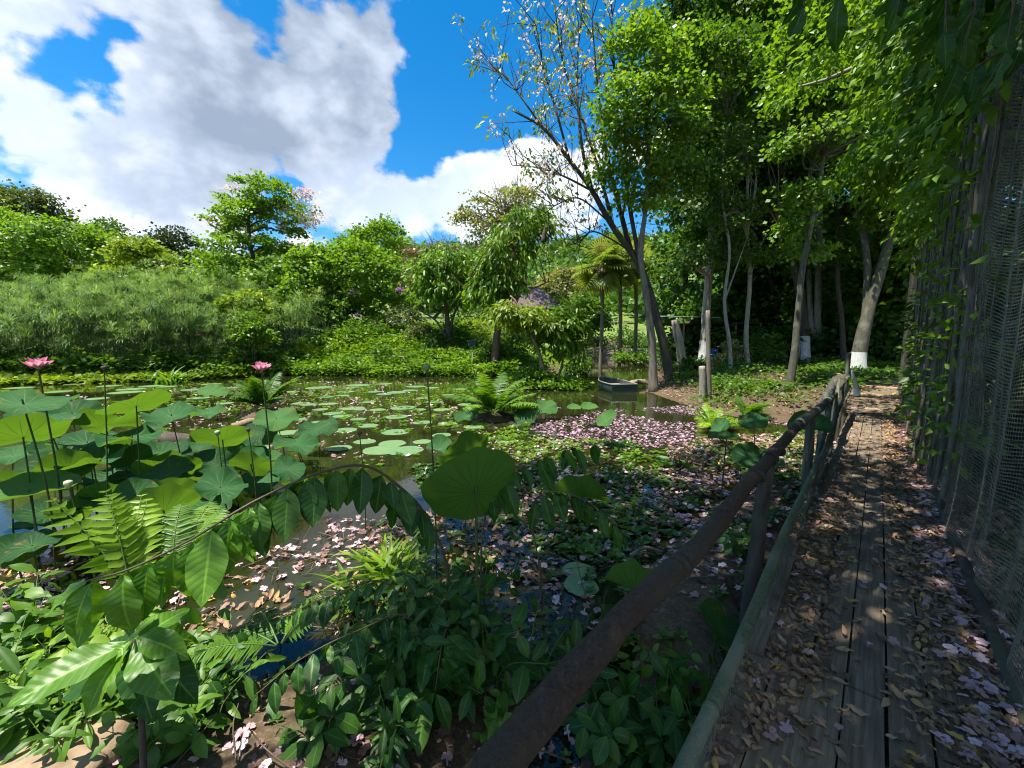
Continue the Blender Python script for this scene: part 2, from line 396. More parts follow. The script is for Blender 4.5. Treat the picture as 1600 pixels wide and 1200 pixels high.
def gz(x, y): return float(hgt(np.array([x]), np.array([y]))[0])
def ground_px(u, v):
    """where the sight line of a photo pixel meets the land (or the water)"""
    r = ray(u, v); t = .5
    for _ in range(4000):
        p = np.array([0, 0, CAMZ]) + r*t
        if p[2] <= max(gz(p[0], p[1]), 0 if pond_sd(p[:1], p[1:2])[0] < 0 else -9): return p
        t += .03 + t*.004
    return p
def on_land(u, D):
    """a point on the land straight below column u at forward distance D"""
    x = (u-800)/FPX*D; return np.array([x, D, gz(x, D)])

def ground_mat():
    m, N = newmat('ground')
    tc = N.n('ShaderNodeTexCoord'); P = (tc, 'Object')
    at = N.n('ShaderNodeAttribute', attribute_name='var')
    n1 = N.n('ShaderNodeTexNoise', {'Vector': P, 'Scale': 1.3, 'Detail': 8.0, 'Roughness': .65})
    n2 = N.n('ShaderNodeTexNoise', {'Vector': P, 'Scale': 22.0, 'Detail': 6.0, 'Roughness': .7})
    mud = N.ramp(n1, [(.3, (.030,.020,.012)), (.7, (.095,.065,.036))])
    mud = N.mix(N.smooth(n2, .4, .7, 0, .6), mud, (.20,.14,.08))
    lawn = N.ramp(n1, [(.3, (.07,.125,.018)), (.7, (.14,.20,.035))])
    c = N.mix((at, 'Fac'), mud, lawn)
    b = N.n('ShaderNodeBump', {'Height': n2, 'Distance': .03, 'Strength': .7})
    p = N.n('ShaderNodeBsdfPrincipled', {'Base Color': c, 'Roughness': .85, 'Specular IOR Level': .3, 'Normal': b})
    N.n('ShaderNodeOutputMaterial', {0: p})
    return m
def water_mat():
    m, N = newmat('pond_water')
    tc = N.n('ShaderNodeTexCoord'); P = (tc, 'Object')
    n1 = N.n('ShaderNodeTexNoise', {'Vector': P, 'Scale': 3.0, 'Detail': 4.0, 'Roughness': .55})
    b = N.n('ShaderNodeBump', {'Height': n1, 'Distance': .02, 'Strength': .10})
    n2 = N.n('ShaderNodeTexNoise', {'Vector': P, 'Scale': .35, 'Detail': 3.0})
    g = N.n('ShaderNodeBsdfGlossy', {'Color': (.95,.97,1,1), 'Roughness': .03, 'Normal': b})
    col = N.mix(n2, (.34,.28,.16), (.26,.25,.13))
    t = N.n('ShaderNodeBsdfTransparent', {'Color': col})
    silt = N.n('ShaderNodeBsdfDiffuse', {'Color': (.045,.056,.018,1)})
    body = N.n('ShaderNodeMixShader', {0: N.smooth(n2, .3, .7, .15, .45), 1: t, 2: silt})
    f = N.n('ShaderNodeFresnel', {'IOR': 1.36, 'Normal': b})
    mx = N.n('ShaderNodeMixShader', {0: f, 1: body, 2: g})
    N.n('ShaderNodeOutputMaterial', {0: mx})
    return m
def land():
    k = 330; c = np.linspace(-1, 1, k); ex = np.sign(c)*(np.abs(c)*18 + 480*np.abs(c)**5)
    X, Y = np.meshgrid(ex + 1, ex + 12, indexing='ij')
    Z = hgt(X, Y); V = np.stack([X, Y, Z], -1).reshape(-1, 3)
    i, j = np.meshgrid(np.arange(k-1), np.arange(k-1), indexing='ij')
    F = np.stack([i*k+j, (i+1)*k+j, (i+1)*k+j+1, i*k+j+1], -1).reshape(-1, 4)
    sd = pond_sd(X, Y)
    lawn = sm(sd, .6, 2.5)*sm(Y, 17, 21)*np.clip(sm(-X, -11, -2) + sm(Y, 27, 33), 0, 1)
    lawn = lawn*sm(vnoise(X, Y, .25, 9), .2, .45)
    b = Buf(); b.add(V, F, lawn.reshape(-1)); tag(b.build('ground', ground_mat()), kind='structure')
    b = Buf(); b.add([[-70,-6,0],[40,-6,0],[40,70,0],[-70,70,0]], np.array([[0,1,2,3]]))
    tag(b.build('pond_water', water_mat()), kind='structure')
land()

# ------------------------------------------------------------------ trees
def crown(buf, blobs, ncl, nleaf, crad, ls, g, flat=.55, droop=.15, shell=.55, low=.55, tpl=DIAMOND, wid=1., mean=.5, mat=0, upb=.6, sharelow=.25):
    """leaf clusters spread through ellipsoids; returns the cluster centres"""
    cen = []
    W = np.array([b[2] if len(b) > 2 else 1. for b in blobs], float); W /= W.sum()
    for (c, r, *_), k in zip(blobs, g.multinomial(ncl, W)):
        d = unit(g.normal(size=(k, 3))); flip = (d[:, 2] < -.2) & (g.random(k) < low); d[flip, 2] *= -1
        q = g.random(k)**(1/3); q = np.where(g.random(k) < shell, .82 + .22*g.random(k), q)
        cen.append(np.asarray(c) + d*q[:, None]*np.asarray(r))
    C = np.concatenate(cen); K = len(C)
    mid = sum(np.asarray(b[0])*w for b, w in zip(blobs, W))
    cs = crad*g.uniform(.6, 1.35, K)
    n = np.maximum((nleaf*g.uniform(.5, 1.5, K)).astype(int), 3); idx = np.repeat(np.arange(K), n)
    off = g.normal(size=(len(idx), 3))*.55; off[:, 2] *= flat
    P = C[idx] + off*cs[idx][:, None]
    P[:, 2] -= droop*cs[idx]*np.hypot(off[:, 0], off[:, 1])
    d = unit(off*[1, 1, .5] + .5*unit(C[idx]-mid) + g.normal(size=off.shape)*.45 + [0, 0, -droop*2])
    nh = unit(g.normal(size=off.shape)*.55 + [0, 0, upb] + .3*unit(C[idx]-mid))
    cv = np.clip(g.normal(mean, .2, K), 0, 1)
    var = np.clip(cv[idx] + g.normal(0, .12, len(idx)), 0, 1)
    buf.inst(tpl, frames(d, nh, ls*g.uniform(.6, 1.3, len(idx)), wid), P, var, mat)
    return C
def limbs(buf, trunk, C, g, r0, nb=30, seg=5, sag=.12, var=.5, twigs=True):
    """boughs from the trunk line out to a choice of the leaf clusters"""
    T = np.asarray(trunk, float); nb = min(nb, len(C))
    for k in g.choice(len(C), nb, replace=False):
        e = C[k]; dist = np.linalg.norm(T - e, axis=1) + np.maximum(0, T[:, 2] - e[2] + .15*np.linalg.norm(T[:, :2]-e[:2], axis=1))*1.6
        i = int(np.argmin(dist)); s = T[i]; L = np.linalg.norm(e-s)
        if L < .25: continue
        m1 = s + (e-s)*.33 + g.normal(size=3)*.06*L + [0, 0, .05*L]; m2 = s + (e-s)*.7 + g.normal(size=3)*.07*L + [0, 0, sag*L*.6]
        rr = min(r0, .022*L + .012)
        buf.tube(cr([s, m1, m2, e], 8), np.linspace(rr, rr*.22, 8), seg, var, cap=False)
def px_blobs(lst):
    """(u, v, half width px, half height px, D[, weight]) -> ellipsoids standing at forward distance D"""
    out = []
    for (u, v, a, b, D, *w) in lst:
        c = at_d(u, v, D); k = D/FPX
        out.append((c, (a*k, a*k*.95, b*k), w[0] if w else a*b*D))
    return out
def tree(name, label, cat, base, top_z, r_base, blobs, leafm, barkm, g, ncl, nleaf, crad, ls, group=None, lean=None, path=None, nb=30, white=None, seg=10, extra=None, rough=.05, **kw):
    base = np.asarray(base, float)
    t = thing(name, label, cat, base, group)
    if path is None:
        top = np.array([*(base[:2] if lean is None else np.asarray(lean)[:2]), top_z])
        path = [base - [0, 0, .3], base + (top-base)*.3 + [*g.normal(0, .12, 2), 0], base + (top-base)*.65 + [*g.normal(0, .25, 2), 0], top]
    P = cr(path, 26); k = np.linspace(0, 1, len(P))
    R = r_base*(1 - .72*k)*(1 + .55*np.exp(-k*22))
    tb = Buf(); tb.tube(P, R, seg, .5, rough, seed=int(g.integers(999)))
    cb = Buf(); C = crown(cb, blobs, ncl, nleaf, crad, ls, g, **kw)
    limbs(tb, P[6:], C, g, r_base*.5, nb)
    for q in (extra or []):
        Q = cr(q[0], 20); tb.tube(Q, np.linspace(q[1], q[2], 20), 8, .5, .05, seed=3)
        limbs(tb, Q[5:], C, g, q[1]*.6, max(4, nb//4))
    tr = tb.build('trunk', barkm, t)
    if white is not None:
        z0, z1 = white; Q = P[(P[:, 2] > z0-.25) & (P[:, 2] < z1+.25)]
        zz = np.linspace(z0, z1, 6); Q = np.stack([np.interp(zz, P[:, 2], P[:, i]) for i in range(3)], -1)
        wb = Buf(); wb.tube(Q, np.interp(zz, P[:, 2], R)*1.06 + .012, seg+4, .5, .03, seed=5, cap=False); wb.build('whitewash_band', WHITEWASH, t)
    cb.build('crown', leafm, t)
    return t, P, C
def lobes(u, v0, v1, hw, D, g, n=7, k=.55):
    """a rounded tree silhouette between rows v0 and v1, as overlapping lobes"""
    out = []; vc = (v0+v1)/2; hh = (v1-v0)/2
    out.append((u, vc, hw*.72, hh*.75, D, 2.2))
    for _ in range(n+3):
        a = g.uniform(0, 2*PI); q = g.uniform(.5, .86)
        s = g.uniform(.20, .42)
        out.append((u + math.cos(a)*hw*q*1.0, vc - math.sin(a)*hh*q, hw*s, min(hh, hw)*s*1.05, D + g.uniform(-.9, .9)*hw*D/FPX*.8, .7))
    return px_blobs(out)

# ---- far bank, left to right: (name, label, u, v_top, v_bottom, half width, D, leaves, bark, clusters, leaves each, cluster radius, leaf size, extra)
FAR = [
 ('hillside_tree','dark grey-green tree on the skyline above the far left end of the papyrus',42,296,372,58,62,L_OLIVE,B_DARK,90,60,1.3,.42,{}),
 ('hillside_tree','dark spreading treetop cut by the edge of the photo, highest at far left',-8,292,360,42,66,L_DARK,B_DARK,60,60,1.2,.42,{}),
 ('bushy_tree','bright green bushy tree at the far left, behind the tall papyrus',28,338,452,78,42,L_BRIGHT,B_BROWN,150,60,.95,.30,{}),
 ('bushy_tree','mid green bushy tree with greyish twigs right of the far left bushy tree',128,352,455,78,44,L_BRIGHT,B_GREY,150,60,.95,.30,{}),
 ('bushy_tree','small bright lime bush with layered branches above the papyrus crest',222,375,452,62,40,L_YELLOW,B_BROWN,110,60,.8,.26,{'flat':.3}),
 ('cedar_tree','dark layered conifer-like tree left of the tall blossoming tree',278,360,470,54,50,L_CEDAR,B_DARK,120,70,1.1,.28,{'flat':.25}),
 ('skyline_tree','dark round treetop on the ridge between the conifer-like tree and the lime bush',165,352,420,48,64,L_DARK,B_DARK,70,60,1.2,.4,{}),
 ('bushy_tree','light green bush below the conifer-like tree, beside the papyrus',338,405,478,48,39,L_BRIGHT,B_BROWN,90,60,.8,.27,{}),
 ('round_tree','round green tree topping the skyline right of the tall blossoming tree',588,343,440,56,62,L_BRIGHT,B_DARK,110,70,1.25,.36,{}),
 ('bushy_tree','olive bush with brown tips between the blossoming tree and the round tree',487,378,450,48,46,L_OLIVE,B_BROWN,90,60,.9,.3,{}),
 ('russet_tree','brownish thin-leaved tree on the slope right of the round skyline tree',646,388,470,34,52,L_BROWN,B_GREY,70,40,1.0,.3,{}),
 ('pale_tree','rounded pale yellow-green tree in front of the hut roof and below the hill',884,412,480,36,54,L_PALE,B_GREY,100,60,.95,.3,{}),
 ('bushy_tree','dark green bush behind the twin thin trees, at the foot of the palms',905,450,520,40,44,L_MID,B_DARK,80,60,.9,.3,{}),
]
def far_trees():
    g = np.random.default_rng(21)
    for (nm, lb, u, v0, v1, hw, D, lm, bm, nc, nl, cr_, ls, ex) in FAR:
        tree(nm, lb, 'tree', on_land(u, D), at_d(u, v0 + (v1-v0)*.35, D)[2], .012*D*.5, lobes(u, v0, v1, hw, D, g), lm, bm, g, nc, nl, cr_, ls, 'trees on the far bank', nb=16, seg=7, **ex)
    # the tall tree with pink blossom at its edges
    D = 37; base = on_land(408, D)
    bl = px_blobs([(410,300,42,24,D),(385,330,46,24,D),(440,335,48,24,D),(405,355,60,18,D),(395,410,78,40,D),(360,440,55,30,D-1),(440,440,60,34,D-2),(350,345,22,10,D),(415,283,20,12,D)])
    t, P, C = tree('blossom_tree','tall airy bright green tree edged with pink blossom, highest on the far bank','tree',base,at_d(412,290,D)[2],.28,bl,L_BRIGHT,B_DARK,g,250,62,.72,.25,nb=45,flat=.35)
    pb = Buf(); crown(pb, px_blobs([(472,325,26,26,D+1),(458,345,30,18,D+1),(350,350,22,12,D+1),(375,300,14,12,D+1),(480,340,14,10,D)]), 60, 26, .55, .2, g, flat=.5); pb.build('blossom', L_PINK, t)
    # broad shrub with a few purple flowers
    D = 34; t, P, C = tree('purple_flowered_tree','broad dense green tree dotted with purple flower heads, mid far bank','tree',on_land(535,D),at_d(535,430,D)[2],.2,
        px_blobs([(540,440,78,48,D),(500,420,48,32,D),(575,420,52,36,D),(480,470,44,34,D-1),(595,470,48,34,D-1),(545,398,46,20,D),(540,488,60,18,D-1)]),L_BRIGHT,B_DARK,g,300,70,.72,.24,nb=20)
    for (u, v) in ((552,455),(628,452),(558,492),(462,470),(470,480),(590,505)):
        fb = Buf(); crown(fb, px_blobs([(u, v, 1, 1, D-3.2)]), 1, 40, .22, .15, g); fb.build('blossom', L_PURPLE, t)
    # drooping-leaved tree with a forked dark trunk standing on the lawn
    D = 28.5; base = on_land(700, D)
    tree('drooping_tree','tree of drooping leaves with a forked dark trunk on the lawn edge','tree',base,at_d(697,420,D)[2],.26,
        px_blobs([(697,415,44,28,D),(668,430,30,26,D),(735,425,30,24,D),(700,450,46,24,D),(690,395,26,14,D)]),L_BRIGHT,B_DARK,g,110,40,.6,.42,tpl=LEAF,wid=.42,droop=.6,flat=.8,
        path=[base-[0,0,.3], at_d(701,530,D), at_d(698,490,D), at_d(696,450,D), at_d(697,420,D)],
        extra=[([at_d(702,525,D+.2), at_d(710,490,D), at_d(730,450,D)],.14,.03),([at_d(698,528,D-.2), at_d(680,500,D), at_d(655,485,D)],.10,.03)], nb=16)
    # pale bare-topped tree
    D = 44; base = on_land(790, D)
    t,P,C = tree('pale_umbrella_tree','pale olive flat-topped tree with bare twigs above its crown','tree',base,at_d(788,330,D)[2],.3,
        px_blobs([(785,325,60,20,D),(750,345,36,16,D),(800,310,36,14,D),(820,345,32,16,D),(765,370,36,18,D)]),L_PALE,B_GREY,g,130,34,.9,.26,flat=.3,nb=60)
    tw = Buf()
    for k in range(60):
        u = g.uniform(765,835); e = at_d(u, 322 - g.uniform(10, 62)*(1-((u-800)/50)**2*.6), D+g.uniform(-1.5,1.5)); s = at_d(800+(u-800)*.5, 345, D)
        tw.tube(cr([s, s+(e-s)*.5+g.normal(size=3)*.2, e], 6), np.linspace(.035,.008,6), 4, cap=False)
    tw.build('bare_twigs', B_GREY, t)
    # bare brown twiggy treetop
    D = 48; base = on_land(700, D); t = thing('bare_tree','leafless grey-brown twiggy tree showing behind the drooping tree','tree',base)
    tb = Buf(); tb.tube(cr([base, at_d(700,440,D), at_d(700,400,D)], 10), np.linspace(.22,.09,10), 7)
    for k in range(90):
        e = at_d(g.normal(700,24), g.uniform(356,415), D+g.uniform(-2,2)); s = at_d(700+g.normal(0,4), g.uniform(400,440), D)
        tb.tube(cr([s, s+(e-s)*.55+g.normal(size=3)*.3, e], 6), np.linspace(.05,.01,6), 4, cap=False)
    tb.build('trunk', B_GREY, t); cb = Buf(); crown(cb, px_blobs([(695,395,30,20,D)]), 30, 14, .6, .18, g); cb.build('crown', L_BROWN, t)
    # tree carrying the hanging nest
    D = 25; base = on_land(772, D)
    t,P,C = tree('nest_tree','tree of long drooping leaves carrying the hanging nest','tree',base,at_d(805,345,D)[2],.24,
        px_blobs([(828,345,34,22,D),(800,375,34,22,D),(785,410,34,20,D),(770,435,30,18,D),(755,450,26,16,D),(845,335,18,16,D),(788,445,24,14,D)]),L_BRIGHT,B_BROWN,g,130,36,.48,.42,tpl=LEAF,wid=.36,droop=.8,flat=.9,upb=.2,
        path=[base-[0,0,.3], at_d(778,510,D), at_d(792,470,D), at_d(797,430,D), at_d(805,390,D), at_d(822,345,D)], nb=40,
        extra=[([at_d(797,440,D), at_d(830,450,D), at_d(860,440,D), at_d(885,448,D)],.06,.015),([at_d(780,500,D), at_d(745,470,D), at_d(705,428,D)],.07,.02)])
    D = 23.4; nb_ = Buf(); P = np.array([at_d(852,338,D), at_d(851,352,D), at_d(851,360,D), at_d(850,370,D), at_d(849,376,D), at_d(849,379,D)])
    nb_.tube(cr(P, 16), np.interp(np.linspace(0,1,16), [0,.32,.45,.75,.93,1], [.015,.03,.11,.15,.12,.03]), 10, .5, .06)
    tag(nb_.build('hanging_nest', B_DARK), 'long dark brown woven bird nest dangling from a leafy branch', 'bird nest')
    # two slender crooked trees on the hummock in the water
    for (lb, D, path, bl) in (
      ('slender crooked tree with tan trunk leaning left out of the pond hummock',18.2,[(846,606),(847,575),(840,545),(825,510),(808,475),(797,462)],[(790,484,18,9,1),(838,494,26,11,1),(812,500,26,14,1),(845,500,24,14,1),(776,490,14,9,1)]),
      ('short slender pale tree on the hummock, right of the crooked leaning one',18.6,[(866,608),(872,590),(879,565),(876,535),(880,505)],[(880,500,34,20,1),(860,525,28,18,1),(900,515,22,18,1),(890,545,26,16,1),(905,478,16,10,1),(872,490,18,10,1)])):
        base = at_d(*path[0], D); base[2] = gz(base[0], base[1])
        tree('pond_tree', lb, 'tree', base, 0, .115 if D < 18.4 else .08, px_blobs([(u,v,a,b,D+(i%3-1)*.4) for i,(u,v,a,b,_) in enumerate(bl)]), L_YELLOW if D < 18.4 else L_BRIGHT, B_TAN, g, 75, 30, .36, .33, tpl=LEAF, wid=.4, droop=.5, flat=.7,
             path=[base-[0,0,.2]]+[at_d(u,v,D) for u,v in path[1:]], nb=26, seg=8)
far_trees()

def palms():
    g = np.random.default_rng(5)
    fan = []
    # fan leaf: ribs spread in a disc, each segment a folded strip
    for k in range(26):
        a = (k-12.5)/12.5*2.25; L = 1 - .12*abs(a)/2.2
        d = np.array([math.sin(a), math.cos(a)]); n_ = np.array([d[1], -d[0]])
        fan.append((d, n_, L))
    V=[]; F=[]; U=[]
    for d, n_, L in fan:
        i = len(V)
        for t, w, z in ((0,.004,0),(.5,.045,.03),(.85,.025,-.06),(1.,.004,-.20)):
            for s in (-1, 0, 1):
                V.append([*(d*t*L + n_*w*s), z + (0 if s == 0 else .02)]); U.append([s, t])
        for r in range(3):
            for c in range(2): F.append([i+r*3+c, i+r*3+c+1, i+(r+1)*3+c+1, i+(r+1)*3+c])
    FAN = (np.array(V), np.array(F), np.array(U))
    data = [('fan palm with a full round head, leftmost of the row by the bare-limbed tree',938,556,418,37,1.3),
            ('fan palm second from the left in the row by the bare-limbed tree',968,556,405,38,1.35),
            ('fan palm partly behind the trunk of the bare-limbed tree',992,552,418,40,1.3),
            ('fan palm deepest in shade, showing between the two leaning trunks',1035,545,415,40,.9)]
    PALML = leaf_mat('palm_leaf', [(.12,.19,.03),(.19,.27,.05),(.32,.34,.12)], .45)
    for lb, u, vb, vt, D, sc in data:
        base = on_land(u, D); top = at_d(u + g.uniform(-4, 4), vt, D); t = thing('fan_palm', lb, 'palm', base, 'fan palms')
        tb = Buf(); P = cr([base-[0,0,.3], base+(top-base)*.5+[.1,0,0], top], 22); tb.tube(P, .17*(1+.06*np.sin(np.arange(22)*2.2)), 9, .5, .03); tb.build('trunk', B_PALM, t)
        n = 26; el = np.arcsin(np.clip(g.uniform(-.85, 1.0, n), -1, 1)); az = g.uniform(0, 2*PI, n)
        pd = np.stack([np.cos(az)*np.cos(el), np.sin(az)*np.cos(el), np.sin(el)], -1)
        pl = g.uniform(.8, 1.25, n)*sc; E = top + pd*pl[:, None] - [0, 0, .1]
        fr = unit(pd + [0, 0, -.25]); b = Buf()
        for i in range(n): b.tube(cr([top, top+pd[i]*pl[i]*.5+[0,0,.06], E[i]], 5), [.03,.025,.02,.016,.012], 4, .9, cap=False)
        b.inst(FAN, frames(fr, unit(np.stack([-np.cos(az)*np.sin(el), -np.sin(az)*np.sin(el), np.cos(el)], -1)+g.normal(size=(n,3))*.3), g.uniform(.85, 1.15, n)*sc*1.15), E, np.clip(g.normal(.45,.25,n) + (el < -.2)*.4, 0, 1))
        b.build('crown', PALML, t)
        k = 9; az = g.uniform(0, 2*PI, k); d = np.stack([np.cos(az)*.35, np.sin(az)*.35, -np.ones(k)], -1)
        s = Buf(); s.inst(FAN, frames(d, np.stack([np.cos(az), np.sin(az), np.zeros(k)], -1), .7*sc), top + d*[1,1,.5] + g.normal(size=(k,3))*[.1,.1,.35], g.random(k)); s.build('dead_skirt', L_BROWN, t)
palms()

def papyrus():
    """the stand of papyrus on the far left bank: a solid mass of mop-headed stems"""
    g = np.random.default_rng(11)
    n = 1700; pts = []
    while len(pts) < n:
        x = g.uniform(-34, -9.0); y = g.uniform(19.5, 34)
        s = pond_sd(np.array([x]), np.array([y]))[0]
        if s < .3 or x > -11.5 + 1.2*math.sin(y) or (x > -13.5 and y > 25.5): continue
        pts.append((x, y))
    pts = np.array(pts); z0 = hgt(pts[:, 0], pts[:, 1]); hgtv = (1.0 + 2.9*g.random(n)**.55 + .7*(g.random(n) > .9))*(.72 + .55*vnoise(pts[:, 0], pts[:, 1], .35, 12))*(1-.35*sm(pts[:, 0], -14, -9))*(.75+.25*sm(pts[:,1]-20,0,5))
    b = Buf(); R = 26; t = np.linspace(0, 1, 4)
    heads = np.stack([pts[:, 0]+g.normal(0, .25, n), pts[:, 1]+g.normal(0, .25, n), z0+hgtv], -1)
    for i in range(n):
        p0 = np.array([*pts[i], z0[i]-.1]); b.tube(np.array([p0, (p0+heads[i])/2+[*g.normal(0,.06,2),0], heads[i]]), [.014,.012,.009], 3, g.uniform(.1,.6), cap=False)
    # ray of a mop: a thin curved strip
    RAY = (np.array([[-.011,0,0],[.011,0,0],[-.014,.5,.16],[.014,.5,.16],[-.012,.85,.05],[.012,.85,.05],[0,1.0,-.14]]), [np.array([[0,1,3,2],[2,3,5,4]]), np.array([[4,5,6]])], np.zeros((7,2)))
    m = 56; az = g.uniform(0, 2*PI, (n, m)); el = g.uniform(-.25, 1.15, (n, m))
    d = np.stack([np.cos(az)*np.cos(el), np.sin(az)*np.cos(el), np.sin(el)], -1).reshape(-1, 3)
    P = np.repeat(heads, m, 0); hv = np.clip(g.normal(.48, .32, n), 0, 1)
    b.inst(RAY, frames(d, np.array([[0, 0, 1.]])+0*d, np.repeat(g.uniform(.45, .8, n), m), 1.25), P, np.clip(np.repeat(hv, m)+g.normal(0,.1,n*m), 0, 1))
    # dead straws
    k = 160; idx = g.integers(0, n, k)
    bd = Buf()
    for i in idx:
        p0 = np.array([*pts[i], z0[i]]); a = g.uniform(0, 6.28); L = g.uniform(.8, 2.2); e = p0 + [math.cos(a)*L*.7, math.sin(a)*L*.7, L*.8]
        bd.tube(np.array([p0, (p0+e)/2, e]), [.014,.012,.008], 3, cap=False)
    tag(b.build('papyrus_stand', L_PAPYRUS), 'dense stand of mop-headed papyrus along the far left bank', 'papyrus', kind='stuff')
    tag(bd.build('dead_reeds', B_TAN), 'dry tan straws leaning among the papyrus stems', 'dead reeds', kind='stuff')
papyrus()

def scatter_leaves(name, label, poly, dens, hz, ls, mat, seed, tpl=DIAMOND, wid=1., up=.7, mask=None, cat='ground cover', per=7, rad=.16, base_water=False):
    """low leafy cover in a ground polygon; one mass nobody could count"""
    g = np.random.default_rng(seed); P = np.asarray(poly, float)
    lo, hi = P.min(0), P.max(0); area = np.prod(hi-lo); n = int(area*dens)
    q = g.uniform(lo, hi, (n, 2)); ins = np.zeros(n, bool)
    for (ax, ay), (bx, by) in zip(P, np.roll(P, -1, 0)):
        ins ^= ((ay > q[:, 1]) != (by > q[:, 1])) & (q[:, 0] < (bx-ax)*(q[:, 1]-ay)/(by-ay+1e-12)+ax)
    q = q[ins]
    if mask is not None: q = q[g.random(len(q)) < mask(q[:, 0], q[:, 1])]
    if not len(q): return
    z = hgt(q[:, 0], q[:, 1]); z = np.maximum(z, 0) if base_water else z
    tall = hz*(.25 + .95*vnoise(q[:, 0], q[:, 1], .9, seed))
    idx = np.repeat(np.arange(len(q)), per); k = len(idx)
    off = g.normal(size=(k, 3))*rad; f = g.random(k)**.6
    C = np.stack([q[idx, 0], q[idx, 1], z[idx] + tall[idx]*f], -1) + off*[1, 1, .3]
    C[:, 2] = np.maximum(C[:, 2], np.where(base_water, .01, -9))
    d = unit(off*[1, 1, 0] + g.normal(size=(k, 3))*[.1, .1, .06] + [0, 0, .03])
    nh = unit(g.normal(size=(k, 3))*.5 + [0, 0, up])
    cv = np.clip(vnoise(q[:, 0], q[:, 1], 1.4, seed+3)*1.2-.1, 0, 1)
    b = Buf(); b.inst(tpl, frames(d, nh, ls*g.uniform(.6, 1.3, k), wid), C, np.clip(cv[idx] + g.normal(0, .16, k), 0, 1))
    return tag(b.build(name, mat), label, cat, kind='stuff')
def G(*px): return [tuple(at_z(u, v)[:2]) for u, v in px]
# lush creeping cover along the far shore
scatter_leaves('bank_vegetation','bright creeping greenery along the far shore between papyrus and drooping tree', [(-17,21.8),(-14.6,24.6),(-6,24.2),(0,23.7),(2.2,25.6),(2.0,29),(-4,30),(-12,32),(-15,29)], 44, 1.0, .22, L_BRIGHT, 31, wid=.7)
scatter_leaves('bank_grass','tall bright grass patch on the slope above the far shore', [(-14.5,25.6),(-5,25.6),(-2,34),(-14,35)], 60, .55, .5, L_GRASS, 32, wid=.16, up=.2, cat='grass', tpl=LEAF_NARROW, per=6)
scatter_leaves('shore_plants','pale broad-leaved water plants at the foot of the papyrus', [(-27,18.6),(-24,19),(-18.3,20.7),(-15,24.2),(-14,25.2),(-17,24),(-19,22.3),(-26,20.6)], 40, .35, .26, L_YELLOW, 33, wid=.95, base_water=True)
scatter_leaves('shore_weeds','dark weedy growth under the papyrus edge', [(-30,19.4),(-19,21.6),(-14,25.4),(-13,27),(-20,24),(-30,22)], 40, 1.4, .28, L_MID, 34, wid=.6)
scatter_leaves('lawn_grass','short sunlit grass of the lawn rising behind the far shore', [(-4,28),(6,30),(9,52),(-8,52)], 40, .10, .16, L_GRASS, 35, wid=.25, cat='grass', per=4)

scatter_leaves('hummock_plants', 'leafy water plants covering the hummocks in the pond', [(.2,16.8),(3.4,16.8),(3.4,19.8),(.2,19.8)], 55, .5, .17, L_BRIGHT, 36, wid=.7, base_water=True, mask=lambda x, y: (np.hypot(x-1.75, y-18.2) < 1.5)*1.)
scatter_leaves('bank_weeds', 'taller rough weeds in patches along the sunlit bank', [(-14,25.5),(-6,25),(0,24.6),(2,26.5),(-1,31),(-13,32)], 16, 1.5, .26, L_MID, 38, wid=.5, mask=lambda x, y: sm(vnoise(x, y, .5, 17), .5, .66), per=9)
scatter_leaves('bank_scrub', 'yellowish scrub in patches on the slope of the sunlit bank', [(-14,26.5),(0,25.6),(0,33),(-13,34)], 12, 1.6, .3, L_YELLOW, 39, wid=.45, mask=lambda x, y: sm(vnoise(x, y, .4, 27), .55, .7), per=9)
def hill_forest():
    g = np.random.default_rng(3); n = 1700
    az = g.uniform(-.98, .98, n); r = g.uniform(95, 330, n)
    x = np.sin(az)*r; y = np.cos(az)*r; z = hgt(x, y); rad = g.uniform(3.0, 6.5, n)
    b = Buf(); m = 46; d = unit(g.normal(size=(n, m, 3))); d[..., 2] = np.abs(d[..., 2])
    C = np.stack([x, y, z+2.2], -1)[:, None] + d*rad[:, None, None]*[1, 1, .85]
    k = n*m; nh = unit(d.reshape(-1, 3) + g.normal(size=(k, 3))*.35)
    b.inst(DIAMOND, frames(unit(g.normal(size=(k, 3))), nh, g.uniform(1.3, 2.6, k)), C.reshape(-1, 3), np.clip(np.repeat(g.normal(.4, .25, n), m)+g.normal(0, .1, k), 0, 1))
    tag(b.build('forest', L_MID), 'wooded hills closing the view far beyond the pond', 'forest', kind='stuff')
hill_forest()
